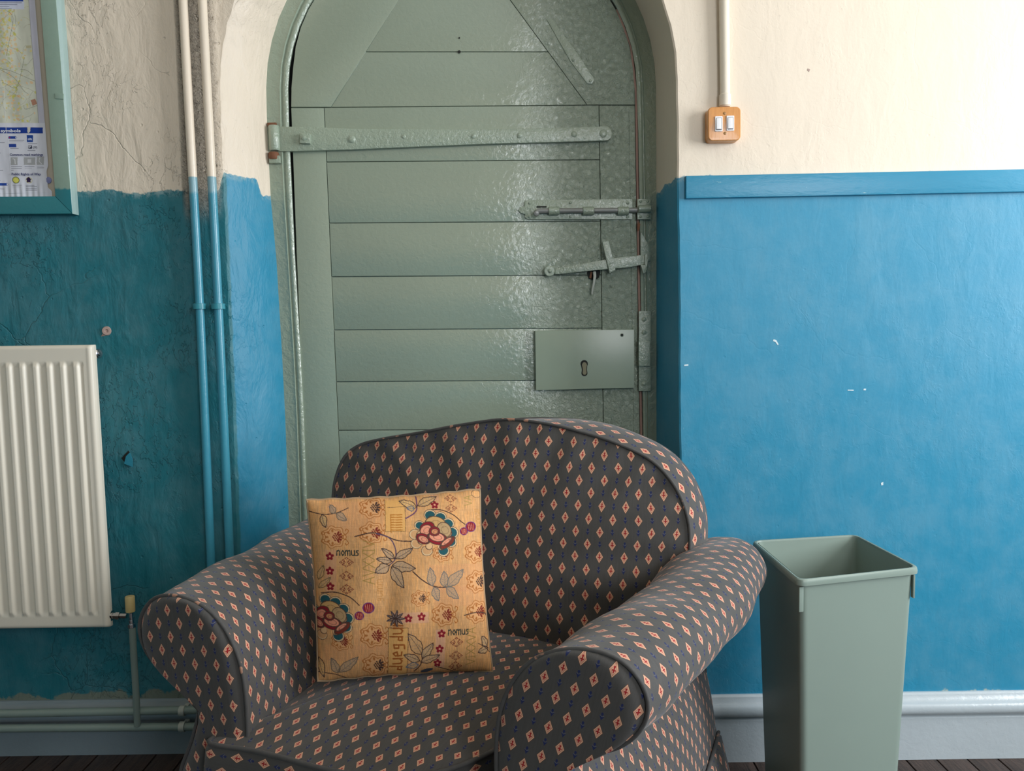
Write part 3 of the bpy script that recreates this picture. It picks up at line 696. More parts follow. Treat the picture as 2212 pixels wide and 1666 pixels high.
# horizontal pipes
def hpipe(p0, p1, clip, label):
    a_, b_ = at(*p0, 0.015), at(*p1, 0.015); a2_ = a_ + (a_-b_)*0.9; b2_ = b_ + (b_-a_)*0.35
    root = thing('floor_pipe', label, 'pipe', a_, group='horizontal pipes above the skirting')
    link('pipe_run', tube([a2_, a_, b_, b2_], 0.0105, 18), M_PIPE, root)
    c0 = at(*clip, 0.015)
    link('pipe_clip', lathe([(0.011, 0), (0.0138, 0.001), (0.0138, 0.015), (0.011, 0.016)], c0, (1, 0, 0), 20), M_CLIPW, root)
    link('clip_foot', box(c0+Vector((0.008, 0.02, 0)), (0.012, 0.03, 0.008), None, 0.001), M_CLIPW, root)
hpipe((0, 1542), (430, 1534), (388, 1536), 'upper one of two grey-green horizontal pipes above the floor')
hpipe((0, 1574), (430, 1570), (388, 1570), 'lower one of two grey-green horizontal pipes above the floor')
# radiator
YRAD = -0.035
rt, rb_ = at(197, 745, YRAD), at(235, 1358, YRAD)
rad = thing('radiator', 'white panel radiator with vertical flutes under the noticeboard', 'radiator', (rb_.x-0.4, 0.03, FZ))
HZ = rt.z-rb_.z
def rad_pt(u, v, dy):   # u metres from right edge leftwards, v 0 bottom..1 top
    p = rb_.lerp(rt, v); return Vector((p.x-u, YRAD+dy, p.z))
us = np.r_[0, 0.002, 0.005, 0.010, 0.014, np.arange(0.018, 0.62, 0.00165)]
v0, v1 = (1358-1328)/613.0, 1-(782-745)/613.0
vs = np.r_[0, 0.004, 0.010, 0.016, 0.03, np.linspace(v0-0.012, v0+0.03, 12), np.linspace(v0+0.05, v1-0.05, 14), np.linspace(v1-0.03, v1+0.012, 12), 0.965, 0.982, 0.985, 0.990, 0.996, 1.0]
V = []; uc = 0.0435
def sst(a, b, x): t = min(1, max(0, (x-a)/(b-a))); return t*t*(3-2*t)
for v in vs:
    for u in us:
        d = 0.0
        e = min(u, 0.014); d += 0.012*(1-math.sqrt(max(0, 1-((0.010-min(e, 0.010))/0.010)**2)))
        vm = min(v, 1-v)*HZ; d += 0.010*(1-math.sqrt(max(0, 1-((0.008-min(vm, 0.008))/0.008)**2)))
        # stepped border line
        d += 0.0015*sst(0.010, 0.014, u) if v > 0.0 else 0
        ph = ((u-uc)/0.0345+0.5) % 1.0-0.5; a_ = abs(ph)
        if u > uc-0.018:
            ends = sst(v0-0.006, v0+0.016, v)*(1-sst(v1-0.016, v1+0.006, v))
            d += -0.0080*ends*(1-sst(0.10, 0.33, a_)) + 0.0035*ends
        V.append(rad_pt(u, v, d))
nu, nv_ = len(us), len(vs)
Fc = [(j*nu+i, j*nu+i+1, (j+1)*nu+i+1, (j+1)*nu+i) for j in range(nv_-1) for i in range(nu-1)]
me = mesh(V, Fc); me.flip_normals(); autosmooth(me, 60); link('front_panel', me, M_RAD, rad)
c = (rt+rb_)/2
sh = (rt.x-rb_.x)/HZ; bm = bmesh.new()
vv = [rad_pt(u, v, dy) for dy in (0.013, 0.024) for (u, v) in ((0.001, 0.002), (0.001, 0.998), (0.62, 0.998), (0.62, 0.002))]
bvs = [bm.verts.new(p) for p in vv]
for f in ((0, 1, 2, 3), (7, 6, 5, 4), (0, 4, 5, 1), (1, 5, 6, 2), (2, 6, 7, 3), (3, 7, 4, 0)): bm.faces.new([bvs[i] for i in f])
me = from_bm(bm); link('rear_panel', me, M_RAD, rad, smooth=False)
ft = rad_pt(0.004, 0.968, 0.018)
link('bleed_plug', lathe([(0.012, 0), (0.0125, 0.004), (0.0125, 0.009), (0.010, 0.011), (0.006, 0.0112), (0.006, 0.014), (0.002, 0.0145)], ft+Vector((-0.004, 0.018, 0)), (1, -0.25, 0), 20), M_CHROME, rad, 'metal bleed plug at the top corner')
for u_ in (0.06, 0.45):
    p = rad_pt(u_, 0.75, 0.04); link('wall_bracket', box(p+Vector((0, 0.02, 0)), (0.03, 0.075, 0.2), None, 0.002), M_RAD, rad)
# valve
vx = at(282, 1330, YRAD+0.022)
val = thing('radiator_valve', 'radiator valve with a yellowed plastic cap beside the armchair', 'valve', vx)
t0, t1 = at(282, 1322, YRAD+0.022), at(281, 1288, YRAD+0.022)
H_ = (t1-t0).length
link('valve_cap', lathe([(0.0100, 0), (0.0118, 0.001), (0.0122, H_-0.003), (0.0112, H_-0.0005), (0.006, H_), (0.0001, H_)], t0, (0.0, 0, 1), 24), M_CAP, val, 'cream yellow plastic cap')
link('valve_body', lathe([(0.0085, 0), (0.0100, 0.001), (0.0100, 0.010), (0.0065, 0.0105), (0.0065, 0.020), (0.005, 0.020), (0.005, 0.040)], at(285, 1356, YRAD+0.022), (0, 0, 1), 8), M_CHROME, val)
link('tail_nut', lathe([(0.0145, 0), (0.0150, 0.001), (0.0150, 0.007), (0.009, 0.008), (0.008, 0.016), (0.0105, 0.017), (0.0105, 0.027), (0.007, 0.028), (0.007, 0.045)], at(237, 1330, YRAD+0.022), at(285, 1331, YRAD+0.022)-at(237, 1330, YRAD+0.022), 6), M_CHROME, val)
dp = thing('supply_pipe', 'short grey-green pipe dropping from the radiator valve', 'pipe', at(297, 1570, 0.0))
link('pipe_run', tube([at(285.5, 1354, YRAD+0.022), at(288, 1400, YRAD+0.024), at(294, 1500, YRAD+0.034), at(297, 1568, YRAD+0.044)], 0.0086, 16), M_PIPE, dp)

# plug hole & lifted flake on wall_left
link('wall_plug', lathe([(0.011, -0.002), (0.0125, 0.001), (0.011, 0.004), (0.005, 0.004), (0.004, 0.001)], at(231, 715, YL), (0.2, -1, 0), 16), M_PLUG, wl, 'pinkish bare plug hole', smooth=False)
link('plaster_patch', slab([at(x_, y_, YL-0.0012) for x_, y_ in [(218, 727), (226, 726), (236, 722), (226, 716), (222, 720)]], 0.002, 0.0005), M_PLUG, wl, smooth=False)
link('paint_flake', slab([at(x_, y_, YL-0.006) for x_, y_ in [(268, 1002), (286, 1009), (286, 992), (280, 978), (272, 986)]], 0.0015, 0.0), M_FLAKE, wl, smooth=False)
link('paint_gap', slab([at(x_, y_, YL-0.001) for x_, y_ in [(262, 990), (270, 1000), (273, 986), (281, 978), (277, 974), (270, 981)]], 0.001, 0.0), M_DARK, wl, smooth=False)

# ---------------- noticeboard
YN = YL-0.028
nb = thing('noticeboard', 'green and teal framed noticeboard on the left wall', 'noticeboard', at(60, 460, YL))
def lean(x0, y): return x0+0.0805*y
fxi = lambda y: 87+0.0765*y; fxo = lambda y: 120.5+0.0765*y; fxs = lambda y: 133.5+0.067*y
link('frame_stile', slab([at(x_, y_, YN) for x_, y_ in [(fxi(424), 424), (fxo(461), 461), (fxo(-160), -160), (fxi(-160), -160)]], 0.027, 0.0012), M_NB, nb, smooth=False)
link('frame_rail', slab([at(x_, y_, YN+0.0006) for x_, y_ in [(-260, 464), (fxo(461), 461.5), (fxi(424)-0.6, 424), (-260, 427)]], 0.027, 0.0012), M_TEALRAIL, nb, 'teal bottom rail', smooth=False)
link('frame_stile', slab([at(x_, y_, YN) for x_, y_ in [(-295, 464), (-258, 464), (-258, -160), (-295, -160)]], 0.027, 0.0012), M_NB, nb, smooth=False)
# moulded outer edge, the light it catches painted in as a paler green
bm = bmesh.new()
q = [at(fxo(462)+0.5, 462, YN+0.001), at(fxs(463), 463.5, YN+0.014), at(fxs(-160), -160, YN+0.014), at(fxo(-160)+0.5, -160, YN+0.001)]
vsb = [bm.verts.new(p) for p in q] + [bm.verts.new((p.x, YL-0.001, p.z)) for p in q]
for f in ((0, 1, 2, 3), (1, 5, 6, 2), (0, 4, 5, 1), (3, 2, 6, 7), (0, 3, 7, 4)): bm.faces.new([vsb[i] for i in f])
link('edge_moulding', from_bm(bm), M_FRAME_LIT, nb, 'outer edge moulding with its lit tone painted in', smooth=False)
link('strap_repair', box(at(fxo(208)-8, 208, YN-0.001), (0.022, 0.003, 0.014), Euler((0, 0.08, 0)), 0.001), M_NB, nb)
YPP = YL-0.010
M_BOARD = mat_paint('tan_backing_board', (0.50, 0.44, 0.35), 0.7, 0.4)
link('backing_board', slab([at(x_, y_, YPP+0.002) for x_, y_ in [(-280, 430), (fxi(430)+3, 430), (fxi(-160)+3, -160), (-280, -160)]], 0.007, 0.0), M_BOARD, nb, smooth=False)
link('sticker', lathe([(0.0088, 0), (0.0088, 0.0012), (0.006, 0.002), (0.0001, 0.002)], at(104.5, 389.5, YPP+0.001), (0, -1, 0), 20), mat_paint('blue_sticker', (0.20, 0.22, 0.42), 0.5, 0), nb, 'round blue-violet pin head')

# poster: coordinates (xs, y) where xs is the pixel column straightened for the board's lean
W0, W1, H0, H1, K = -70, 94, -40, 426, 2.4
cw, ch = int((W1-W0)*K), int((H1-H0)*K)
cv = Canvas(cw, ch, (208, 210, 196))
def PX(x_, y_): return ((x_-0.0805*y_-W0)*K, (y_-H0)*K)
n1 = vnoise(ch, cw, (40, 30), 1); n2 = vnoise(ch, cw, (9, 9), 2)
cv.a *= (0.86+0.22*n1)[..., None]; cv.a *= np.array([1.0, 1.0, 0.97])
pr_ = random.Random(5)
for i in range(900):     # urban blocks, fields
    xx_, yy_ = pr_.uniform(-60, 76), pr_.uniform(-30, 262); near = math.exp(-((xx_-2-0.14*yy_)/20)**2)
    if pr_.random() > near+0.05: continue
    colr = pr_.choice([(222, 205, 120), (216, 196, 150), (205, 200, 90), (230, 190, 140), (190, 196, 150), (214, 214, 200)])
    px_, py_ = PX(xx_, yy_); cv.ell(px_, py_, pr_.uniform(3, 9), pr_.uniform(3, 8), colr, 0.75, pr_.uniform(0, 3))
for i in range(110):      # roads
    xx_, yy_ = pr_.uniform(-60, 84), pr_.uniform(-30, 255); a_ = pr_.uniform(0, 6.28); L = []
    for k in range(5):
        L.append(PX(xx_, yy_)); a_ += pr_.uniform(-0.6, 0.6); xx_ += 9*math.cos(a_); yy_ += 9*math.sin(a_)
    cv.line(L, pr_.uniform(1.0, 1.8), pr_.choice([(150, 150, 132), (170, 160, 130), (190, 184, 120), (130, 138, 120)]), 0.7)
for L in ([(0, 148), (20, 152), (40, 160), (75, 175)], [(0, 150), (22, 162), (34, 172), (52, 196), (60, 202)], [(44, 150), (58, 152), (70, 162)], [(5, 178), (18, 184), (30, 190), (40, 180), (52, 124)], [(16, 24), (25, 32), (27, 50), (14, 120)], [(52, 228), (56, 236), (80, 227)]):
    cv.line([PX(*p) for p in L], 2.2, (120, 124, 104), 0.8)
cv.poly([PX(*p) for p in [(66, 216), (75, 213), (80, 224), (70, 228)]], (176, 130, 108))
cv.rect(*PX(55, 98), *PX(68, 104), (190, 184, 150), 1)
# pale margin right of the map and white lower sheet
x_m = (62-W0)*K; cv.a[:, int(x_m):int((75.5-W0)*K)] = srgb(198, 198, 212)
cv.a[:, int(x_m)-1:int(x_m)+1] = srgb(160, 160, 160)
ylow = int((266-H0)*K); cv.a[ylow:, :int((94-W0)*K)] = srgb(214, 216, 226)
def R(x0, y0, x1, y1, c, al=1):
    cv.poly([PX(x0, y0), PX(x1, y0), PX(x1, y1), PX(x0, y1)], c, al)
R(-60, 275, 92, 288, (24, 62, 150)); cv.poly([PX(59, 275), PX(66, 275), PX(65.5, 283), PX(62, 288), PX(59.5, 286)], (214, 210, 196))
R(-60, -10, 50, 3, (30, 66, 150)); R(-60, 3, 52, 20, (205, 210, 226))
for k, (x1_, yy_) in enumerate([(47, 6), (37, 10), (20, 14), (25, 18)]): R(-60, yy_-1, x1_, yy_+.6, (110, 116, 140), 0.8)
R(18, 294, 33, 300, (34, 66, 150)); cv.ell(*PX(20.5, 297), 3, 3, (170, 40, 60)); cv.line([PX(33, 294), PX(36, 297), PX(33, 300)], 1.4, (40, 70, 150))
R(19, 311, 35, 318, (34, 66, 150)); R(58, 292, 71, 307, (28, 70, 150)); R(61, 314, 69, 321, (40, 44, 70))
def bike(x_, y_, s_, c_):
    cv.ell(*PX(x_-3*s_, y_+1), 1.9*K*s_, 1.9*K*s_, c_, 1, 0, 1.6); cv.ell(*PX(x_+3*s_, y_+1), 1.9*K*s_, 1.9*K*s_, c_, 1, 0, 1.6)
    cv.line([PX(x_-3*s_, y_+1), PX(x_-1*s_, y_-2.2*s_), PX(x_+2*s_, y_-2.2*s_), PX(x_+3*s_, y_+1)], 1.5, c_, 1, False); cv.line([PX(x_-1*s_, y_-2*s_), PX(x_, y_+1), PX(x_+2*s_, y_-2*s_)], 1.3, c_, 1, False)
bike(64.5, 300, 0.8, (225, 232, 245)); bike(75.5, 318, 1.0, (60, 62, 80))
R(23, 340, 38, 357, (168, 170, 172)); R(51, 340, 76, 356, (168, 170, 172)); R(79, 338, 95, 356, (168, 170, 172))
cv.line([PX(28, 343), PX(32, 344), PX(33, 354)], 3, (225, 226, 230), 1, False); R(59, 344, 67, 352, (205, 206, 210)); cv.line([PX(86, 341), PX(84, 348), PX(90, 354)], 2.5, (220, 222, 226), 1, False)
for (x0_, x1_, yy_) in [(19, 52, 303), (19, 50, 306), (60, 80, 310), (22, 40, 320.5), (59, 76, 325), (24, 47, 360), (24, 47, 364), (24, 30, 368), (53, 74, 359.5), (53, 68, 363), (80, 93, 359), (80, 95, 362.5), (27, 47, 400), (27, 46, 404), (55, 74, 400), (55, 79, 403), (55, 79, 407), (55, 79, 410.5), (-40, 10, 308), (-40, 1, 330), (-40, 6, 368), (-40, 0, 390), (-40, 9, 408)]:
    R(x0_, yy_-0.55, x1_, yy_+0.55, (120, 124, 140), 0.85)
cv.ell(*PX(34.5, 389), 8*K, 7.4*K, (88, 92, 70)); cv.ell(*PX(34.5, 389), 6.6*K, 6.1*K, (205, 205, 96)); cv.poly([PX(34.5, 383), PX(40.5, 389), PX(38, 394), PX(31, 394), PX(28.5, 389)], (222, 218, 110))
cv.ell(*PX(62, 389), 7*K, 6.8*K, (200, 186, 120)); cv.ell(*PX(62, 389), 6*K, 5.8*K, (214, 214, 214)); cv.poly([PX(60.5, 381.5), PX(68, 388), PX(65.5, 388), PX(65.5, 393.5), PX(57, 393.5), PX(57, 388), PX(54.5, 388)], (46, 32, 70))
R(-40, 395, 14, 401, (40, 76, 160)); cv.line([PX(14, 394.5), PX(17.5, 398), PX(14, 401.5)], 1.5, (40, 76, 160), 1, False)
cv.line([PX(-60, 420), PX(60, 417), PX(98, 417)], 1.2, (120, 128, 150), 0.8, False)
cv.line([PX(0, 170), PX(16, 300), PX(24, 424)], 2.0, (176, 178, 186), 0.5); cv.line([PX(8, 170), PX(11, 240), PX(14, 300)], 3.0, (226, 226, 222), 0.5)
cv.a *= (0.93+0.10*vnoise(ch, cw, (60, 14), 4))[..., None]
gx_, gy_ = 250, 720
V = []; cs = []
for j in range(gy_):
    y_ = H0+(H1-H0)*j/(gy_-1)
    for i in range(gx_):
        s_ = i/(gx_-1); wd = 75.5+(0 if y_ < 262 else min(1, (y_-262)/6.0)*0.0); wd -= 4.5*sst(355, 372, y_) if y_ > 340 else 0
        wd += 8.0*sst(404, 414, y_) if y_ > 400 else 0
        xs = W0+(wd-W0)*s_
        bot = 425 if y_ < H1-0.5 else 425
        p = at(xs+0.0805*y_, min(y_, 425), YPP)
        p.y += -0.0012*math.sin(xs*0.11+0.8)*math.sin(y_*0.02)-0.0008*math.sin(xs*0.5)*sst(380, 424, y_)
        V.append(p); cs.append((min(cw-1, max(0, int((xs-W0)*K))), min(ch-1, max(0, int((y_-H0)*K)))))
Fc = [(j*gx_+i, (j+1)*gx_+i, (j+1)*gx_+i+1, j*gx_+i+1) for j in range(gy_-1) for i in range(gx_-1)]
me = mesh(V, Fc); cs = np.array(cs); paint_mesh(me, gx_, gy_, cv.a[cs[:, 1], cs[:, 0]], 'Col')
poster = thing('map_poster', 'creased town map poster with a key of symbols, pinned in the noticeboard', 'poster', at(20, 424, YPP))
link('paper_sheet', me, mat_attr('printed_paper', 'Col', 0.5, (30, (1, 1, 1), 0.2)), poster)
def text(s_, px, py, hpx, wpx, mat, parent, y, bold=0.0, name='lettering', lean_=0.0):
    c_ = bpy.data.curves.new('t', 'FONT'); c_.body = s_; c_.offset = bold; c_.size = 1.0; c_.resolution_u = 2
    o = bpy.data.objects.new('t', c_); COL.objects.link(o); bpy.context.view_layer.update()
    me = bpy.data.meshes.new_from_object(o.evaluated_get(bpy.context.evaluated_depsgraph_get()))
    COL.objects.unlink(o); bpy.data.objects.remove(o); bpy.data.curves.remove(c_)
    xs = [v.co.x for v in me.vertices]; x0_, x1_ = min(xs), max(xs)
    for v in me.vertices:
        u = (v.co.x-x0_)/(x1_-x0_); q_ = v.co.y/0.72
        v.co = at(px+wpx*u, py-hpx*q_, y)
    return link(name, me, mat, parent, smooth=False)
M_NAVY = mat_paint('navy_ink', (0.035, 0.045, 0.16), 0.5, 0); M_WINK = mat_paint('white_ink', (0.75, 0.78, 0.85), 0.5, 0)
yT = YPP-0.0028
text('road symbols', -27, 285.5, 6.6, 71.5, M_WINK, poster, yT, 0.03)
text('Common road markings', 21, 336.5, 5.2, 72, M_NAVY, poster, yT, 0.022)
text('Public Rights of Way', 25, 378.5, 5.2, 63.5, M_NAVY, poster, yT, 0.022)
text('P', 62.8, 320, 5.0, 4.4, M_WINK, poster, yT, 0.02)

#==================================================================== RIGHT WALL THINGS
YS = -0.032
sw = thing('light_switch', 'double rocker light switch on a square pine block', 'switch', at(1564, 267, YR))
def rrect(cx_, cy_, hw, hh, r, y, n=6):
    pts = []
    for qx, qy, a0 in ((1, 1, 0), (-1, 1, 90), (-1, -1, 180), (1, -1, 270)):
        for k in range(n+1):
            a_ = math.radians(a0+90*k/n); px_ = qx*(hw-r)+r*math.cos(a_); py_ = -(qy*(hh-r)+r*math.sin(a_))
            pts.append(at(cx_+px_+0.0*py_, cy_+py_-0.018*px_, y))
    return pts
link('back_block', slab(rrect(1565, 267, 35.5, 36.5, 10, YS), 0.033, 0.004, 3), M_PINE, sw, smooth=False)
for cx_, cy_ in ((1553.0, 267.5), (1578.0, 266)):
    fr_ = link('rocker_frame', slab(rrect(cx_, cy_, 8.2, 16.3, 1.5, YS-0.0025), 0.004, 0.0006), M_WHITEPL, sw, smooth=False)
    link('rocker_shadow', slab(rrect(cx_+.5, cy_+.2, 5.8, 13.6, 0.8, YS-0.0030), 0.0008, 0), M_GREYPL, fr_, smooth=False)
    pts = [at(cx_+a_, cy_+b_, YS-dd_) for a_, b_, dd_ in ((-4.9, 11.2, 0.0075), (5.4, 11.0, 0.0075), (5.4, -12.5, 0.0036), (-4.9, -12.3, 0.0036))]
    link('rocker', slab(pts, 0.004, 0.0004), M_WHITEPL, fr_, smooth=False)
for x_, y_ in ((1565, 245), (1566, 288)): screw_dome(x_, y_, YS+0.0004, 0.0042, M_BRASS, sw, 'screw', 0.0012)
cdt = thing('conduit', 'cream painted conduit running down to the light switch', 'conduit', at(1565, 229, YR))
link('conduit_tube', tube([at(1562, -190, YR-0.013), at(1564, 0, YR-0.013), at(1566, 190, YR-0.013), at(1566, 231, YR-0.013)], 0.0125, 20), M_CREAM, cdt)
link('coupling', lathe([(0.0128, 0), (0.0145, 0.0015), (0.0145, 0.028), (0.0128, 0.030)], at(1566, 230, YR-0.013), (0, 0, 1), 22), M_CREAM, cdt, smooth=False)

M_CHIP = mat_paint('pale_undercoat_chip', (0.60, 0.72, 0.76), 0.6, 0.3)
def chip(pts, mat=M_CHIP):
    link('paint_chip', slab([at(x_, y_, YR-0.0006) for x_, y_ in pts[::-1]], 0.001, 0.0), mat, wr, smooth=False)
chip([(1671, 733), (1677, 735), (1682, 744), (1680, 746), (1675, 739), (1670, 737)])
chip([(1478, 788), (1487, 787), (1487, 790.5), (1478, 791)]); chip([(1831, 842), (1844, 842), (1844, 844.5), (1831, 844)])
chip([(1866, 840), (1871, 840), (1870, 843.5), (1865, 843)]); chip([(1903, 1044), (1908, 1041), (1908, 1048), (1904, 1049)])
chip([(1745, 148), (1750, 150), (1748, 155), (1744, 152)], M_PLUG)

#==================================================================== WASTE BIN
ZB = 0.600
cor = [at_z(1990, 1226, ZB), at_z(1850, 1154, ZB), at_z(1622, 1167, ZB), at_z(1725, 1254, ZB)]   # FR, BR, BL, FL
cen = sum(cor, Vector())/4
bn = thing('waste_bin', 'tall open sage green plastic bin beside the armchair', 'bin', (cen.x, cen.y, FZ))
def rr_quad(C, r, n=7):
    pts = []; r = r*0.62; m_ = len(C)
    for i in range(m_):
        p = C[i]; a_ = (C[i-1]-p).normalized(); b_ = (C[(i+1) % m_]-p).normalized()
        s0, s1 = p+a_*r, p+b_*r
        for k in range(n+1):
            t = k/n; q = s0*(1-t)**2+p*2*t*(1-t)+s1*t*t; pts.append(q)
    return pts
def bin_ring(scale, z, r, inset=0.0):
    C = []
    for p in cor:
        d = Vector((p.x-cen.x, p.y-cen.y, 0)); L = d.length; d = d*scale; d = d*(1-inset/L); C.append(Vector((cen.x+d.x, cen.y+d.y, z)))
    return rr_quad(C, r)
def loft(rings, close_last=False, close_first=False):
    n = len(rings[0]); V = [p for r_ in rings for p in r_]; Fc = []
    for j in range(len(rings)-1):
        for i in range(n):
            k = (i+1) % n; Fc.append((j*n+i, j*n+k, (j+1)*n+k, (j+1)*n+i))
    if close_last: Fc.append(tuple((len(rings)-1)*n+i for i in range(n)))
    if close_first: Fc.append(tuple(range(n)))
    me = mesh(V, Fc); bm = bmesh.new(); bm.from_mesh(me); bmesh.ops.recalc_face_normals(bm, faces=bm.faces); bm.to_mesh(me); bm.free(); autosmooth(me, 40); return me
HB = ZB-FZ; tp = 0.84
sc_ = lambda z: tp+(1-tp)*(z-FZ)/HB
body = [bin_ring(sc_(FZ)*1.0, FZ, 0.02, 0.03)] + [bin_ring(sc_(z), z, 0.028, 0.012) for z in (FZ+0.004, 0.1, 0.25, 0.4, 0.5, 0.57, 0.584)]
inn = [bin_ring(sc_(z), z, 0.027, 0.0165) for z in (0.597, 0.584, 0.5, 0.4, 0.25, 0.1, FZ+0.01)]
link('body', loft(body+inn, True, True), M_BIN, bn, smooth=False)
rim = [bin_ring(1, 0.586, 0.032, 0.0075), bin_ring(1, 0.586, 0.034, 0.0005), bin_ring(1, 0.592, 0.034, 0.0), bin_ring(1, 0.598, 0.034, 0.0015), bin_ring(1, 0.600, 0.033, 0.005), bin_ring(1, 0.5995, 0.032, 0.010), bin_ring(1, 0.596, 0.031, 0.0115), bin_ring(1, 0.586, 0.031, 0.0115)]
me = loft(rim+[rim[0]]); link('rim', me, M_BIN, bn, smooth=False)
def tab(i, off, along, h):
    p = cor[i]; d = Vector((p.x-cen.x, p.y-cen.y, 0)).normalized()
    c0 = p - d*off; ang = math.atan2(along.y, along.x)
    link('corner_tab', box((c0.x, c0.y, ZB-0.018-h/2), (0.010, 0.004, h), Euler((0, 0, ang)), 0.0008), M_BIN, bn)
tab(3, 0.017, cor[0]-cor[3], 0.052); tab(0, 0.015, cor[1]-cor[0], 0.050)

#==================================================================== ARMCHAIR
TH = math.radians(20); CO = Vector((-0.245, -0.80, FZ))
chair = thing('armchair', 'low armchair with rolled arms in dark cloth printed with orange diamonds', 'armchair', CO, -TH)
def L2(x_, y_, z_): return (x_, y_, z_-FZ)    # chair coordinates: heights given above camera datum
face = [(0.235, 0.00), (0.235, 0.20), (0.233, 0.36), (0.228, 0.45), (0.233, 0.53), (0.252, 0.585), (0.285, 0.627), (0.330, 0.650), (0.380, 0.656), (0.420, 0.646), (0.448, 0.618), (0.458, 0.582), (0.445, 0.547), (0.418, 0.521), (0.385, 0.506), (0.354, 0.498), (0.337, 0.480), (0.331, 0.458), (0.336, 0.435), (0.352, 0.392), (0.378, 0.335), (0.395, 0.26), (0.405, 0.19)]
prof = resample(catmull(face, 6), 110)
prof_d = np.r_[0, np.cumsum(np.linalg.norm(np.diff(prof, axis=0), axis=1))]
def flare(y, z, x, k): 
    f_ = (0.34*y-0.20*y*y) if y > 0 else 0.0
    wz = 0.25+0.75*sst(0.38, 0.56, z) if x < 0.30 else 0.55+0.45*sst(0.40, 0.56, z)
    return f_*wz*k
ARM_L = 0.74
def make_arm(sg, k):
    V, Fc, UV = [], [], []; N = len(prof)
    ARM_L = 0.74 if sg > 0 else 0.80; ys = list(np.linspace(0.0, ARM_L-0.06, 40)); tail = [0.015, 0.03, 0.042, 0.051, 0.057, 0.06]
    secs = [(y, 0.0) for y in ys] + [(ARM_L-0.06+t, 1-math.sqrt(max(0, 1-(t/0.0605)**2))) for t in tail]
    cz, cx_ = 0.58, 0.345
    for (y, shr) in secs:
        for i, (x_, z_) in enumerate(prof):
            fx = flare(y, z_, x_, k); xx, zz = x_, z_
            if z_ > 0.45:
                w_ = sst(0.45, 0.52, z_)
                # front edge gently rounded, tail closes over
                xx = cx_+(x_-cx_)*(1-shr*0.75*w_); zz = cz+(z_-cz)*(1-shr*0.75*w_)
            # soft bulges of the stuffing
            r_ = 0.003*math.sin(y*17+i*0.09)*sst(0.0, 0.08, y)+0.0022*math.sin(y*31-i*0.17)*sst(0, .1, y)
            nx, nz = (x_-cx_), (z_-cz); l_ = math.hypot(nx, nz)+1e-6
            V.append(L2(sg*(xx+fx+nx/l_*r_), y, zz+nz/l_*r_)); UV.append((y*1.18+0.013, prof_d[i]*-1.12+0.2))
    for j in range(len(secs)-1):
        for i in range(N-1):
            f = (j*N+i, j*N+i+1, (j+1)*N+i+1, (j+1)*N+i); Fc.append(f if sg > 0 else f[::-1])
    last = (len(secs)-1)*N; f = tuple(last+i for i in range(N)); Fc.append(f)
    me = mesh(V, Fc, UV); o = link('arm', me, M_FAB, chair, local=True)
    # scroll face: padded panel inside the piping
    ctr = np.array([0.315, 0.47]); rings = [1.0, 0.985, 0.955, 0.90, 0.78, 0.6, 0.4, 0.2]; dome = [0.0, 0.006, 0.010, 0.0135, 0.016, 0.018, 0.019, 0.019]
    V, Fc, UV = [], [], []
    # medial shrink: inset along the normal keeps the S-shape
    P = prof; T = np.gradient(P, axis=0); T /= np.linalg.norm(T, axis=1)[:, None]; Nn = np.stack([T[:, 1], -T[:, 0]], 1)
    # P runs up the inner side, over and down: pair inner/outer points as ladder rungs
    n2_ = 46; Lp = resample(P[:58], n2_); Rp = resample(P[57:][::-1], n2_)
    nr = 15
    for j in range(n2_):
        for i in range(nr):
            t = i/(nr-1); q_ = Lp[j]*(1-t)+Rp[j]*t; e_ = min(t, 1-t)*np.linalg.norm(Lp[j]-Rp[j]); ez = (Lp[-1][1]+0.0 - Lp[j][1])
            e2 = min(e_, 0.03+0*ez); dm = 0.016*math.sqrt(max(0, 1-(1-min(1, e2/0.03))**2))
            V.append(L2(sg*q_[0], -dm, q_[1])); ra = math.radians(14 if sg > 0 else -6); u0_, v0_ = sg*q_[0], q_[1]; UV.append((u0_*math.cos(ra)-v0_*math.sin(ra)+0.01, u0_*math.sin(ra)+v0_*math.cos(ra)+0.005)); UV[-1] = (UV[-1][0]*1.12, UV[-1][1]*1.12)
    for j in range(n2_-1):
        for i in range(nr-1):
            f = (j*nr+i, j*nr+i+1, (j+1)*nr+i+1, (j+1)*nr+i); Fc.append(f if sg > 0 else f[::-1])
    link('arm_front', mesh(V, Fc, UV), M_FAB, chair, local=True)
    pw = [L2(sg*p_[0], -0.004, p_[1]) for p_ in resample(P, 120)]
    link('piping', tube(pw, 0.0033, 8), M_WELT, o, local=True)
    # outer lower panel + flared skirt, with a welt between
    V, Fc, UV = [], [], []
    low = [(0.405, 0.19, 0.0), (0.408, 0.172, 0.1), (0.418, 0.168, 0.2), (0.430, 0.12, 0.6), (0.448, 0.05, 1.0), (0.462, FZ+0.012, 1.3)]
    yy_ = np.linspace(-0.004, ARM_L, 60); dist = 0
    for a_, (x_, z_, pl) in enumerate(low):
        dist += 0.05
        for y in yy_:
            V.append(L2(sg*(x_+flare(y, 0.3, x_, k)+0.006*pl*math.sin(y*46+a_*.2)), y, z_)); UV.append((y, z_))
    n_ = len(yy_)
    for a_ in range(len(low)-1):
        for i in range(n_-1):
            f = (a_*n_+i, a_*n_+i+1, (a_+1)*n_+i+1, (a_+1)*n_+i); Fc.append(f[::-1] if sg > 0 else f)
    sk_ = link('skirt', mesh(V, Fc, UV), M_FAB, chair, local=True)
    link('skirt_piping', tube([L2(sg*(0.412+flare(y, 0.3, .41, k)), y, 0.176) for y in np.linspace(0, ARM_L, 30)], 0.0042, 8), M_WELT, sk_, local=True)
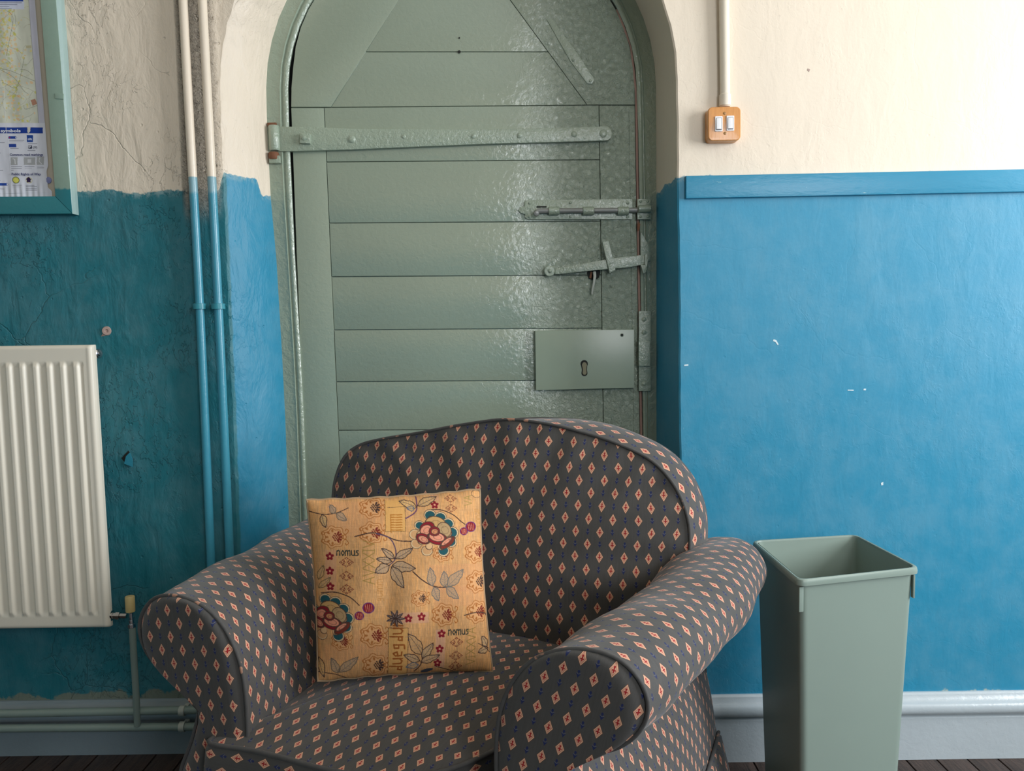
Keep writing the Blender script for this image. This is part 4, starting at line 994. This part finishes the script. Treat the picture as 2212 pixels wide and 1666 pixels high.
    # front strip of the skirt under the scroll
    V = []; UV = []; Fc = []
    for z_, xo, d_ in ((0.2, 0.405, 0.014), (0.17, 0.41, 0.016), (0.05, 0.448, 0.03), (FZ+0.012, 0.462, 0.04)):
        for x_ in np.linspace(0.225, xo, 12): V.append(L2(sg*x_, -d_*(1-0.0), z_)); UV.append((sg*x_, z_))
    for a_ in range(3):
        for i in range(11):
            f = (a_*12+i, a_*12+i+1, (a_+1)*12+i+1, (a_+1)*12+i); Fc.append(f if sg < 0 else f[::-1])
    link('skirt_front', mesh(V, Fc, UV), M_FAB, chair, local=True)
make_arm(-1, 0.62); make_arm(1, 1.0)

# backrest
REC = math.radians(12)
bo = [(-0.30, 0.30), (-0.385, 0.40), (-0.415, 0.52), (-0.424, 0.63), (-0.427, 0.705), (-0.424, 0.752), (-0.404, 0.803), (-0.365, 0.833), (-0.300, 0.851), (-0.205, 0.868), (-0.09, 0.891), (0.02, 0.906), (0.12, 0.898), (0.20, 0.882), (0.275, 0.862), (0.355, 0.828), (0.405, 0.780), (0.434, 0.722), (0.443, 0.66), (0.435, 0.56), (0.40, 0.42), (0.30, 0.30)]
N = 150; ol = resample(catmull(bo, 8), N)
def back_pt(x_, z_, d_, grow=0.0):
    y0_ = 0.58+(z_-0.70)*math.tan(REC)
    return Vector((x_, y0_+d_, z_))
bc = np.array([0.0, 0.60])
def bulge(x_, z_, s_):   # s_ 0 at the seam .. 1 centre
    b = -0.050*(1-(1-s_)**2.6)
    return b
V, UV, Fc = [], [], []; M_ = 40
for j in range(M_+1):
    s_ = (j/M_)**1.15
    for i in range(N):
        p_ = ol[i]*(1-s_)+bc*s_; ang = i/N
        # radiating puckers under the seam
        pk_ = 0.0036*math.exp(-((s_-0.10)/0.13)**2)*(math.sin(i*0.95)+0.7*math.sin(i*0.53+1.0))*(1 if p_[1] > 0.55 else 0.3)
        fold = 0.004*math.exp(-((s_-0.33)/0.22)**2)*math.sin(i*0.42+2)
        q = back_pt(p_[0], p_[1], bulge(p_[0], p_[1], s_)+pk_*min(1, s_*20)+fold)
        V.append(L2(q.x, q.y, q.z)); UV.append((p_[0]+0.026+0.004*math.sin(i*0.53+1)*math.exp(-((s_-0.1)/0.13)**2), p_[1]*1.02+0.008))
for j in range(M_):
    for i in range(N-1): Fc.append((j*N+i, j*N+i+1, (j+1)*N+i+1, (j+1)*N+i))
    Fc.append((j*N+N-1, j*N, (j+1)*N, (j+1)*N+N-1))
me = mesh(V, Fc, UV)
bm = bmesh.new(); bm.from_mesh(me); bmesh.ops.recalc_face_normals(bm, faces=bm.faces); bm.to_mesh(me); bm.free()
if me.polygons[100].normal.y > 0: me.flip_normals()
back = link('backrest', me, M_FAB, chair, local=True)
# side boxing and rear
old_ = np.r_[0, np.cumsum(np.linalg.norm(np.diff(ol, axis=0), axis=1))]
V, UV, Fc = [], [], []
steps = [(0.0, 0.0), (0.02, 0.012), (0.05, 0.022), (0.085, 0.027), (0.115, 0.026), (0.125, 0.022)]
T = np.gradient(ol, axis=0); T /= np.linalg.norm(T, axis=1)[:, None]; NO = np.stack([-T[:, 1], T[:, 0]], 1)
for (d_, gr) in steps:
    for i in range(N):
        side = sst(0.0, 0.25, ol[i][0]) if ol[i][0] > 0 else -0.35*sst(0.0, 0.2, -ol[i][0]); up_ = max(0, NO[i][1])
        gx = gr*(side if True else 1); p_ = ol[i]+NO[i]*np.array([max(0, gx) if ol[i][0] > 0 else gx, gx])*1.0
        q = back_pt(p_[0], p_[1]-0.02*d_/0.125*up_*0.6, d_); V.append(L2(q.x, q.y, q.z)); UV.append((d_+0.01, -old_[i]))
ns = len(steps)
for j in range(ns-1):
    for i in range(N-1): Fc.append((j*N+i, j*N+i+1, (j+1)*N+i+1, (j+1)*N+i))
Fc.append(tuple((ns-1)*N+i for i in range(N)))
me = mesh(V, Fc, UV); bm = bmesh.new(); bm.from_mesh(me); bmesh.ops.recalc_face_normals(bm, faces=bm.faces); bm.to_mesh(me); bm.free()
link('back_boxing', me, M_FAB, chair, local=True)
pw = [L2(*back_pt(p_[0]*1.003, p_[1]+0.001, -0.001)) for p_ in ol[8:-8]]
link('piping', tube(pw, 0.0036, 8), M_WELT, back, local=True)
rear_start = (ns-1)*N
pw = [Vector(V[rear_start+i]) for i in range(8, N-8)]
link('rear_piping', tube(pw, 0.0036, 8), M_WELT, back, local=True)

# seat cushion
so = [(-0.232, 0.50), (-0.236, 0.30), (-0.240, 0.12), (-0.243, 0.03), (-0.262, 0.012), (-0.284, -0.004), (-0.290, -0.022), (-0.278, -0.036), (-0.20, -0.030), (-0.126, -0.033), (-0.066, -0.038), (0.0, -0.036), (0.07, -0.022), (0.125, 0.012), (0.160, 0.055), (0.188, 0.105), (0.212, 0.16), (0.226, 0.26), (0.232, 0.40), (0.232, 0.52), (0.12, 0.60), (-0.12, 0.60)]
N = 160; sl = resample(catmull(so, 8, True), N, True); sc0 = np.array([-0.02, 0.28])
def seat_z(s_, y_): return 0.418+0.036*(1-(1-s_)**2.2)+0.012*sst(0.05, 0.35, y_)
V, UV, Fc = [], [], []; M_ = 26
for j in range(M_+1):
    s_ = (j/M_)**1.2
    for i in range(N):
        p_ = sl[i]*(1-s_)+sc0*s_; V.append(L2(p_[0], p_[1], seat_z(s_, p_[1])+0.0015*math.sin(i*0.6)*math.exp(-((s_-.06)/.05)**2))); UV.append((p_[0]*1.20-p_[1]*0.14, p_[1]*1.20+p_[0]*0.14+0.004))
for j in range(M_):
    for i in range(N):
        k = (i+1) % N; Fc.append((j*N+i, j*N+k, (j+1)*N+k, (j+1)*N+i))
me = mesh(V, Fc, UV); bm = bmesh.new(); bm.from_mesh(me); bmesh.ops.recalc_face_normals(bm, faces=bm.faces); bm.to_mesh(me); bm.free()
if me.polygons[100].normal.z < 0: me.flip_normals()
seat = link('seat_cushion', me, M_FAB, chair, local=True)
sd = np.r_[0, np.cumsum(np.linalg.norm(np.diff(sl, axis=0), axis=1))]
V, UV, Fc = [], [], []
for (z_, g2) in ((0.418, 0.0), (0.405, 0.006), (0.37, 0.010), (0.30, 0.008), (0.20, 0.006)):
    for i in range(N):
        d_ = (sl[i]-sc0); d_ = d_/np.linalg.norm(d_)*g2*(1 if sl[i][1] < 0.03 else 0); V.append(L2(sl[i][0]+d_[0], sl[i][1]+d_[1], z_)); UV.append((z_+0.012, sd[i]))
for j in range(4):
    for i in range(N):
        k = (i+1) % N; Fc.append((j*N+i, j*N+k, (j+1)*N+k, (j+1)*N+i))
Fc.append(tuple(4*N+i for i in range(N)))
me = mesh(V, Fc, UV); bm = bmesh.new(); bm.from_mesh(me); bmesh.ops.recalc_face_normals(bm, faces=bm.faces); bm.to_mesh(me); bm.free()
link('cushion_border', me, M_FAB, seat, local=True)
link('piping', tube([L2(p_[0], p_[1], 0.419) for p_ in sl], 0.004, 8, closed=True), M_WELT, seat, local=True)
# base under the cushion with front skirt
V, UV, Fc = [], [], []
for (z_, y_) in ((0.32, -0.012), (0.25, -0.014), (0.18, -0.016), (0.168, -0.022), (0.05, -0.034), (FZ+0.012, -0.042)):
    for x_ in np.linspace(-0.235, 0.235, 24): V.append(L2(x_, y_+0.002*math.sin(x_*60)*(0.3-z_), z_)); UV.append((x_, z_))
for j in range(5):
    for i in range(23): Fc.append((j*24+i, (j+1)*24+i, (j+1)*24+i+1, j*24+i+1))
link('front_panel', mesh(V, Fc, UV), M_FAB, chair, local=True)
M_LIN = mat_paint('dark_lining', (0.03, 0.03, 0.03), 0.9, 0)
link('base_frame', box((0, 0.35, 0.18), (0.56, 0.66, 0.32)), M_LIN, chair, local=True)
V = [L2(x_, y_, z_) for x_, y_, z_ in ((-0.43, 0.735, 0.0), (0.47, 0.735, 0.0), (0.46, 0.735, 0.45), (0.42, 0.72, 0.62), (-0.40, 0.72, 0.62), (-0.43, 0.735, 0.45))]
link('outside_back', mesh(V, [(0, 1, 2, 3, 4, 5)], [(v[0], v[2]) for v in V]), M_FAB, chair, local=True, smooth=False)
for sx in (-1, 1):
    for y_ in (0.05, 0.66):
        link('leg', lathe([(0.018, 0), (0.022, 0.01), (0.026, 0.05)], (sx*0.30, y_, 0.0), (0, 0, 1), 14), M_BAREWOOD, chair, local=True)

#==================================================================== CUSHION on the seat
Wc = 1666
cv = Canvas(Wc, Wc, (226, 172, 116))
st1 = vnoise(Wc, Wc, (60, 5), 11); st2 = vnoise(Wc, Wc, (26, 3), 12); st3 = vnoise(Wc, Wc, (3, 40), 13); big = vnoise(Wc, Wc, (220, 160), 14)
tone = (0.66+0.34*st1)*(0.80+0.30*st2)*(0.90+0.16*st3); cv.a *= tone[..., None]
cv.a *= (1+np.array([0.0, -0.06, -0.16])*((st1 > 0.62)[..., None])).astype(np.float32)
OC = (158, 92, 34); RB = (122, 44, 30); DK = (74, 52, 44); BL = (84, 96, 112); RD = (128, 24, 36); TE = (30, 78, 84); PK = (214, 140, 112); CRM = (222, 186, 134); LB = (166, 142, 114)
def dots(x0, y0, x1, y1):
    yy, xx = np.mgrid[y0:y1, x0:x1]; m = (((xx//7+yy//7) % 2) == 0)*0.30
    cv.a[y0:y1, x0:x1] *= (1-m[..., None]*np.array([0.25, 0.55, 0.65])).astype(np.float32)
    cv.a[y0:y1, x0:x1] = cv.a[y0:y1, x0:x1]*0.72+np.array(srgb(212, 156, 112), np.float32)*0.28
for b_ in ((230, 190, 665, 470), (1000, 690, 1480, 900), (1040, 860, 1480, 1010), (200, 1300, 690, 1420), (430, 1180, 690, 1330)): dots(*b_)
for b_, c_ in (((215, 570, 300, 900), (206, 150, 120)), ((720, 1045, 1000, 1125), (200, 150, 132)), ((1060, 1180, 1135, 1480), (204, 156, 138)), ((1030, 100, 1100, 280), (204, 150, 120))): cv.rect(*b_, c_, 0.45)
def medallion(cx_, cy_, s_=1.0, c1=OC, c2=RB, vert=False):
    tr = lambda x_, y_: (cx_+x_*s_, cy_+y_*s_)
    pts = [tr(88*math.cos(a_)*(1+0.10*math.cos(7*a_)), 82*math.sin(a_)*(1+0.10*math.cos(7*a_))) for a_ in np.linspace(0, 2*math.pi, 43)[:-1]]
    cv.poly(pts, (212, 158, 108), 0.75, False, (7*s_, c1))
    pts = [tr(68*math.cos(a_)*(1+0.12*math.cos(7*a_)), 62*math.sin(a_)*(1+0.12*math.cos(7*a_))) for a_ in np.linspace(0, 2*math.pi, 43)[:-1]]
    cv.line(pts+[pts[0]], 6*s_, c1, 0.9, False)
    for k in range(5):
        a_ = math.radians(100+40*k); cv.ell(*tr(52*math.cos(a_), 50*math.sin(a_)), 13*s_, 8*s_, c1, 0.85, a_)
    for k in range(5):
        a_ = math.radians(-60+30*k); cv.ell(*tr(34*math.cos(a_)+18, 36*math.sin(a_)), 17*s_, 8*s_, c2, 1, a_)
    for gx in range(-1, 2):
        for gy in range(-2, 3):
            if abs(gx)+abs(gy) <= 2: cv.ell(*tr(12+gx*17+(8 if gy % 2 else 0), gy*13), 8*s_, 5.5*s_, c2, 1, 0.6)
    for sg in (-1, 1): cv.line([tr(60, 8*sg), tr(95, 22*sg), tr(112, 48*sg), tr(96, 62*sg), tr(88, 48*sg)], 6*s_, c1)
    for sg in (-1, 1): cv.ell(*tr(-82, 30*sg), 12*s_, 12*s_, c1, 0.9, 0, 5*s_)
def lace(cx_, cy_, s_=1.0, c_=RB):
    for (x_, y_, r_) in [(0, -30, 0), (-22, -14, 0.7), (22, -14, -0.7), (-44, 0, 0), (44, 0, 0), (-18, 2, -.5), (18, 2, .5), (-24, 16, -0.7), (24, 16, 0.7), (0, 30, 0)]:
        cv.ell(cx_+x_*s_, cy_+y_*s_, 12*s_, 6*s_, c_, 1, r_); cv.ell(cx_+x_*s_, cy_+y_*s_, 5*s_, 2.2*s_, CRM, 1, r_)
    cv.line([(cx_-55*s_, cy_), (cx_, cy_-40*s_), (cx_+58*s_, cy_), (cx_, cy_+38*s_), (cx_-55*s_, cy_)], 4*s_, c_, 0.8, False)
def flower5(cx_, cy_, s_=1.0):
    for k in range(5): a_ = -1.57+k*1.257; cv.ell(cx_+20*s_*math.cos(a_), cy_+20*s_*math.sin(a_), 15*s_, 12*s_, RD, 1, a_)
    cv.ell(cx_, cy_, 9*s_, 9*s_, PK)
def leaf(x0, y0, x1, y1, wd, fill=LB, oc=(62, 46, 42), al=0.9):
    dx, dy = x1-x0, y1-y0; L = math.hypot(dx, dy); nx, ny = -dy/L, dx/L
    A = [(x0+dx*t+nx*wd*h_, y0+dy*t+ny*wd*h_) for t, h_ in ((0, 0), (0.25, .8), (0.45, 1.0), (0.6, 0.72), (0.75, 0.7), (1, 0))]
    B = [(x0+dx*t-nx*wd*h_, y0+dy*t-ny*wd*h_) for t, h_ in ((0.75, 0.5), (0.55, 0.8), (0.4, 1.0), (0.2, 0.8))]
    cv.poly(A+B, fill, al*0.75); cv.line(A+B+[A[0]], 6.5, oc, 1, False); cv.line([(x0, y0), (x0+dx*.5+nx*4, y0+dy*.5+ny*4), (x1, y1)], 4, oc, 0.9)
    for k in range(1, 7):
        t = k/7; m_ = (x0+dx*t, y0+dy*t)
        for sg in (1, -1): cv.line([m_, (m_[0]+dx*0.10+sg*nx*wd*.65, m_[1]+dy*0.10+sg*ny*wd*.65)], 2.2, BL, 0.7, False)
def peony(cx_, cy_, s_=1.0):
    t = lambda x_, y_: (cx_+x_*s_, cy_+y_*s_)
    for (x_, y_, r_) in [(-30, -150, 48), (50, -130, 50), (110, -80, 50), (140, -10, 52), (130, 60, 48), (70, 130, 46), (-60, 125, 44), (-140, 70, 44), (-150, 0, 44), (-115, -70, 40)]:
        tc = TE if (x_ > -70 and y_ < 100) or y_ > 100 and x_ > 0 or y_ < -60 else (196, 150, 104)
        cv.ell(*t(x_, y_), r_*s_, r_*0.9*s_, DK); cv.ell(*t(x_, y_), (r_-4)*s_, (r_*0.9-4)*s_, (206, 176, 136)); cv.ell(*t(x_*0.97, y_*0.97), (r_-9)*s_, (r_*0.9-9)*s_, tc)
        cv.ell(*t(x_*0.74, y_*0.74), (r_-16)*s_, (r_*0.9-14)*s_, DK); cv.ell(*t(x_*0.72, y_*0.72), (r_-20)*s_, (r_*0.9-17)*s_, (208, 168, 124))
    for (x_, y_, rx, ry, c_, rot) in [(10, -70, 70, 50, (190, 150, 96), 0.2), (70, -30, 52, 44, (170, 140, 100), 0.9), (-50, -40, 52, 42, RD, -0.6), (-60, -30, 40, 30, PK, -0.6), (-80, 30, 48, 32, RD, 0.4), (-78, 34, 36, 20, PK, 0.4), (20, 30, 66, 40, RD, 0.2), (16, 20, 54, 28, PK, 0.2), (90, 60, 60, 26, RB, -0.6), (84, 52, 46, 14, PK, -0.6), (0, -20, 36, 30, RD, 0), (2, -18, 24, 18, (198, 130, 90), 0)]:
        cv.ell(*t(x_*1.1, y_*1.1), rx*1.16*s_, ry*1.18*s_, c_, 1, rot); cv.ell(*t(x_*1.1, y_*1.1), rx*1.16*s_, ry*1.18*s_, DK, 0.9, rot, 6); cv.ell(*t(x_*1.1+6, y_*1.1+2), rx*.6*s_, ry*.6*s_, DK, 0.55, rot, 4)
    for k in range(10): a_ = k*0.63; cv.line([t(10+50*math.cos(a_), -50+34*math.sin(a_)), t(10+66*math.cos(a_), -50+48*math.sin(a_))], 3, DK, 0.6, False)
def bud(cx_, cy_, s_=1.0):
    cv.ell(cx_, cy_, 46*s_, 42*s_, (92, 50, 110)); cv.ell(cx_, cy_, 38*s_, 36*s_, RD)
    for k in range(4): cv.line([(cx_-24*s_+k*16*s_, cy_-24*s_), (cx_-16*s_+k*14*s_, cy_+26*s_)], 4, PK, 0.9, False)
def script(x0, y0, s_, txt, c_, wd=6, vert=False, al=1):
    gl = {'n': [[(0, 40), (2, 6)], [(2, 12), (14, 4), (20, 14), (20, 40)]], 'o': [[(2, 22), (12, 5), (22, 22), (12, 40), (2, 22)]], 'm': [[(0, 40), (2, 6)], [(2, 12), (12, 4), (16, 14), (16, 40)], [(16, 12), (27, 4), (31, 14), (31, 40)]],
          'u': [[(0, 6), (2, 34), (12, 40), (20, 30)], [(20, 6), (21, 40)]], 's': [[(18, 8), (6, 8), (4, 18), (16, 24), (16, 36), (2, 40)]], 'V': [[(0, 0), (12, 40), (24, 0)]], 'X': [[(0, 0), (24, 40)], [(24, 0), (0, 40)]], 'I': [[(4, 0), (4, 40)], [(0, 0), (8, 0)], [(0, 40), (8, 40)]], 'A': [[(0, 40), (12, 0), (24, 40)], [(5, 26), (19, 26)]], 'l': [[(2, -8), (2, 40)]], 'g': [[(16, 8), (4, 10), (4, 26), (16, 26), (16, 8)], [(16, 26), (16, 46), (2, 48)]], 'd': [[(18, 26), (6, 24), (4, 38), (18, 38)], [(18, -6), (18, 40)]], 'e': [[(2, 24), (18, 20), (12, 6), (3, 14), (4, 36), (18, 38)]], 'r': [[(2, 40), (2, 6)], [(2, 14), (14, 6)]]}
    wmap = {'m': 40, 'I': 14, 'l': 8}; cur = 0
    for ch_ in txt:
        for st_ in gl.get(ch_, []):
            pts = []
            for (a_, b_) in st_:
                a_ += cur
                pts.append((x0+b_*s_, y0-a_*s_) if vert else (x0+a_*s_, y0+b_*s_))
            cv.line(pts, wd, c_, al, False)
        cur += wmap.get(ch_, 28)
# --- motifs laid out as on the cushion
medallion(570, 240, 1.0, OC, DK); medallion(280, 470, 1.0, OC, RB); medallion(570, 440, 1.0, OC, RB)
medallion(1390, 600, 1.0, OC, RB); medallion(1400, 830, 1.0, OC, DK); medallion(1120, 1070, 1.0, OC, RB); medallion(1400, 1060, 1.0, OC, RB)
medallion(575, 1220, 1.05, OC, RB); medallion(590, 1450, 1.05, OC, DK); medallion(930, 940, 0.7, OC, DK); medallion(1110, 600, 0.8, OC, RB); medallion(330, 1270, 0.8, OC, RB)
for y_ in (665, 770, 870): lace(375, y_, 0.95)
for y_ in (170, 250): lace(1190, y_, 0.85)
for y_ in (1280, 1385, 1470): lace(1225, y_, 0.95)
for p in ((250, 620), (250, 733), (252, 852), (1060, 222), (843, 1090), (945, 1080), (1105, 1212), (1092, 1328), (1080, 1440)): flower5(*p, 0.95)
# lettered plaques
cv.rect(672, 180, 826, 436, (210, 160, 92), 0.8); cv.line([(672, 180), (672, 432), (828, 430), (826, 236), (690, 240)], 4, DK, 0.9, False)
cv.rect(690, 1160, 842, 1530, (208, 158, 92), 0.8); cv.line([(690, 1530), (690, 1162), (842, 1160), (842, 1530)], 4, DK, 0.9, False)
for k in range(7): cv.line([(712, 300+k*20), (800, 300+k*20)], 9, (168, 108, 40), 0.9, False); cv.line([(712, 300+k*20), (716, 318+k*20)], 7, (168, 108, 40), 0.9, False)
script(716, 1500, 2.1, 'duegdur', (150, 84, 34), 12, True)
for (x_, y_) in ((303, 568), (1158, 1178)):
    script(x_, y_, 1.15, 'nomus', (40, 52, 48), 8)
script(500, 830, 2.2, 'AVXXIV', (150, 122, 62), 7, True, 0.9); script(1310, 1460, 1.9, 'VIXXVA', (150, 122, 62), 6, True, 0.9)
script(1300, 230, 1.6, 'VA', (150, 130, 66), 6, True, 0.8); script(600, 960, 1.2, 'gulmm', (180, 124, 62), 5, True, 0.8); script(1395, 400, 1.2, 'unndl', (182, 130, 66), 5, True, 0.8)
# stems, leaves, blooms
cv.line([(440, 468), (560, 440), (650, 455), (760, 500), (870, 508)], 9, DK); cv.line([(600, 445), (700, 480), (745, 560), (745, 640), (700, 690)], 9, (86, 66, 86))
for q_ in ((745, 640, 880, 560, 32), (740, 640, 640, 560, 26), (720, 660, 600, 640, 26), (700, 690, 590, 745, 40), (720, 690, 900, 715, 42), (715, 700, 810, 862, 44)): leaf(*q_)
cv.line([(878, 740), (960, 810), (1050, 855), (1140, 862), (1200, 850)], 9, DK)
for q_ in ((1030, 850, 1010, 710, 36), (1040, 860, 1080, 965, 34), (1130, 860, 1120, 740, 36), (1150, 858, 1280, 730, 42), (1140, 865, 1240, 950, 36)): leaf(*q_, LB, (110, 104, 96))
cv.line([(830, 330), (905, 280), (920, 220), (915, 150)], 10, (96, 60, 92)); leaf(920, 240, 780, 190, 34, (206, 168, 110), DK); leaf(925, 230, 1080, 150, 34, (196, 160, 110), DK); leaf(900, 250, 840, 250, 22, (206, 168, 110), BL)
cv.line([(1000, 265), (1100, 262), (1200, 300), (1260, 350), (1300, 380)], 8, DK)
peony(1050, 455, 1.02); bud(1350, 400); bud(1290, 435, 0.75)
cv.line([(180, 905), (290, 895), (400, 930), (470, 990)], 8, DK); peony(240, 1100, 1.0); bud(540, 1010, 1.0); bud(470, 1070, 0.8)
leaf(160, 800, 200, 690, 26, (206, 164, 110), (120, 96, 60)); leaf(160, 870, 255, 780, 24, (206, 164, 110), (120, 96, 60))
cv.line([(90, 265), (200, 290), (300, 280), (390, 240)], 7, DK); leaf(290, 285, 250, 215, 26, LB, (110, 96, 80)); leaf(300, 285, 380, 340, 30, LB, (110, 96, 80)); leaf(190, 290, 220, 395, 28, (200, 164, 110), DK)
cv.line([(140, 1520), (260, 1525), (330, 1550), (420, 1590)], 7, DK); leaf(310, 1515, 460, 1385, 36, LB, (110, 96, 80)); leaf(300, 1520, 250, 1400, 34, LB, (110, 96, 80)); leaf(150, 1400, 190, 1560, 30, (206, 164, 104), DK)
cv.line([(900, 1510), (950, 1440), (960, 1340), (915, 1290)], 9, DK); leaf(955, 1370, 840, 1205, 48, (190, 150, 104), DK); leaf(955, 1400, 1040, 1280, 34, (190, 158, 118), DK); leaf(945, 1430, 1095, 1375, 32, (196, 160, 120), DK); leaf(940, 1420, 810, 1370, 32, (190, 158, 118), DK); leaf(930, 1450, 830, 1470, 26, (196, 164, 120), BL)
cv.line([(1285, 1080), (1380, 1065), (1470, 1080), (1510, 1140)], 8, DK); leaf(1490, 1330, 1440, 1250, 28, (196, 164, 120), DK); leaf(1500, 1340, 1410, 1370, 28, (196, 164, 120), DK)
cv.line([(1410, 1300), (1480, 1340), (1530, 1390)], 6, DK); cv.line([(1070, 1470), (1150, 1490), (1210, 1510)], 6, DK); cv.ell(1000, 1500, 50, 16, (60, 66, 76), 1, -0.2)
for k in range(9): a_ = k*0.7; leaf(745+8*math.cos(a_), 1090, 745+70*math.cos(a_), 1090+62*math.sin(a_), 9, (120, 100, 90), DK)
cv.ell(1408, 130, 40, 34, DK, 0.8, 0, 5)
cv.a *= (0.90+0.16*big)[..., None]

YP0, ZP0, ZP1 = 0, 0.458, 0.784
cTL, cTR = at_z(663, 1080, ZP1+0.004), at_z(1036, 1057, ZP1+0.006); cBL, cBR = at_z(687, 1472, ZP0), at_z(1063, 1450, ZP0)
zTL = (75, 170); zTR = (1440, 92); zBR = (1540, 1525); zBL = (140, 1595)
cush = thing('cushion', 'tan tapestry scatter cushion woven with red and teal flowers, leaning on the armchair seat', 'cushion', (cBL+cBR)/2)
nn = ((cTR-cTL).cross(cBL-cTL)).normalized()
if nn.y > 0: nn = -nn
G = 420; lin = np.linspace(-1, 1, G)
def pillow(u, v, sgn, th):
    # u,v in -1..1 ; edges bow inwards, corners stay as small ears
    bu = u*(1-0.035*(1-v*v)); bv = v*(1-0.030*(1-u*u))
    a_, b_ = (bu+1)/2, (bv+1)/2
    p = cTL*(1-a_)*(1-b_)+cTR*a_*(1-b_)+cBL*(1-a_)*b_+cBR*a_*b_
    h_ = th*(max(0, 1-u*u)**0.48)*(max(0, 1-v*v)**0.48)
    wr_ = 0.0028*math.sin(9*u+4*v)*(1-u*u)*(1-v*v)+0.0035*math.exp(-((u+0.15+0.1*v)/0.10)**2)*math.exp(-((v-0.25)/0.45)**2)*(-1)
    ear = 0.0018*math.sin(24*u)*math.exp(-((1-abs(v))/0.08))+0.0018*math.sin(21*v+1)*math.exp(-((1-abs(u))/0.08))
    return p+nn*(h_+(wr_ if sgn > 0 else 0))*sgn+Vector((0, 0, ear*0.5)), a_, b_
V = []; sm = np.empty((G*G, 3), np.float32); q = 0
for j in range(G):
    for i in range(G):
        p, a_, b_ = pillow(lin[i], lin[j], 1, 0.070); V.append(p)
        x_ = (zTL[0]*(1-a_)+zTR[0]*a_)*(1-b_)+(zBL[0]*(1-a_)+zBR[0]*a_)*b_; y_ = (zTL[1]*(1-a_)+zTR[1]*a_)*(1-b_)+(zBL[1]*(1-a_)+zBR[1]*a_)*b_
        sm[q] = cv.a[min(Wc-1, max(0, int(y_))), min(Wc-1, max(0, int(x_)))]; q += 1
Fc = [(j*G+i, (j+1)*G+i, (j+1)*G+i+1, j*G+i+1) for j in range(G-1) for i in range(G-1)]
me = mesh(V, Fc); paint_mesh(me, G, G, sm, 'Col')
if me.polygons[G*G//2].normal.dot(nn) < 0: me.flip_normals()
link('cushion_front', me, mat_attr('tapestry_cloth', 'Col', 0.85, (500, (1, 1, 0.3), 0.35)), cush)
G2 = 40; l2 = np.linspace(-1, 1, G2)
V = [pillow(l2[i], l2[j], -1, 0.05)[0] for j in range(G2) for i in range(G2)]
Fc = [(j*G2+i, j*G2+i+1, (j+1)*G2+i+1, (j+1)*G2+i) for j in range(G2-1) for i in range(G2-1)]
link('cushion_back', mesh(V, Fc), mat_paint('plain_tan_cloth', (0.45, 0.36, 0.24), 0.9, 0.3, 0.2), cush, 'plain tan reverse')
edge = [pillow(t, -1, 1, 0)[0] for t in np.linspace(-1, 1, 40)] + [pillow(1, t, 1, 0)[0] for t in np.linspace(-1, 1, 40)[1:]] + [pillow(t, 1, 1, 0)[0] for t in np.linspace(1, -1, 40)[1:]] + [pillow(-1, t, 1, 0)[0] for t in np.linspace(1, -1, 40)[1:-1]]
link('seam', tube(edge, 0.0028, 6, closed=True), mat_paint('tan_seam_cloth', (0.36, 0.25, 0.15), 0.85, 0.5, 0.2), cush)
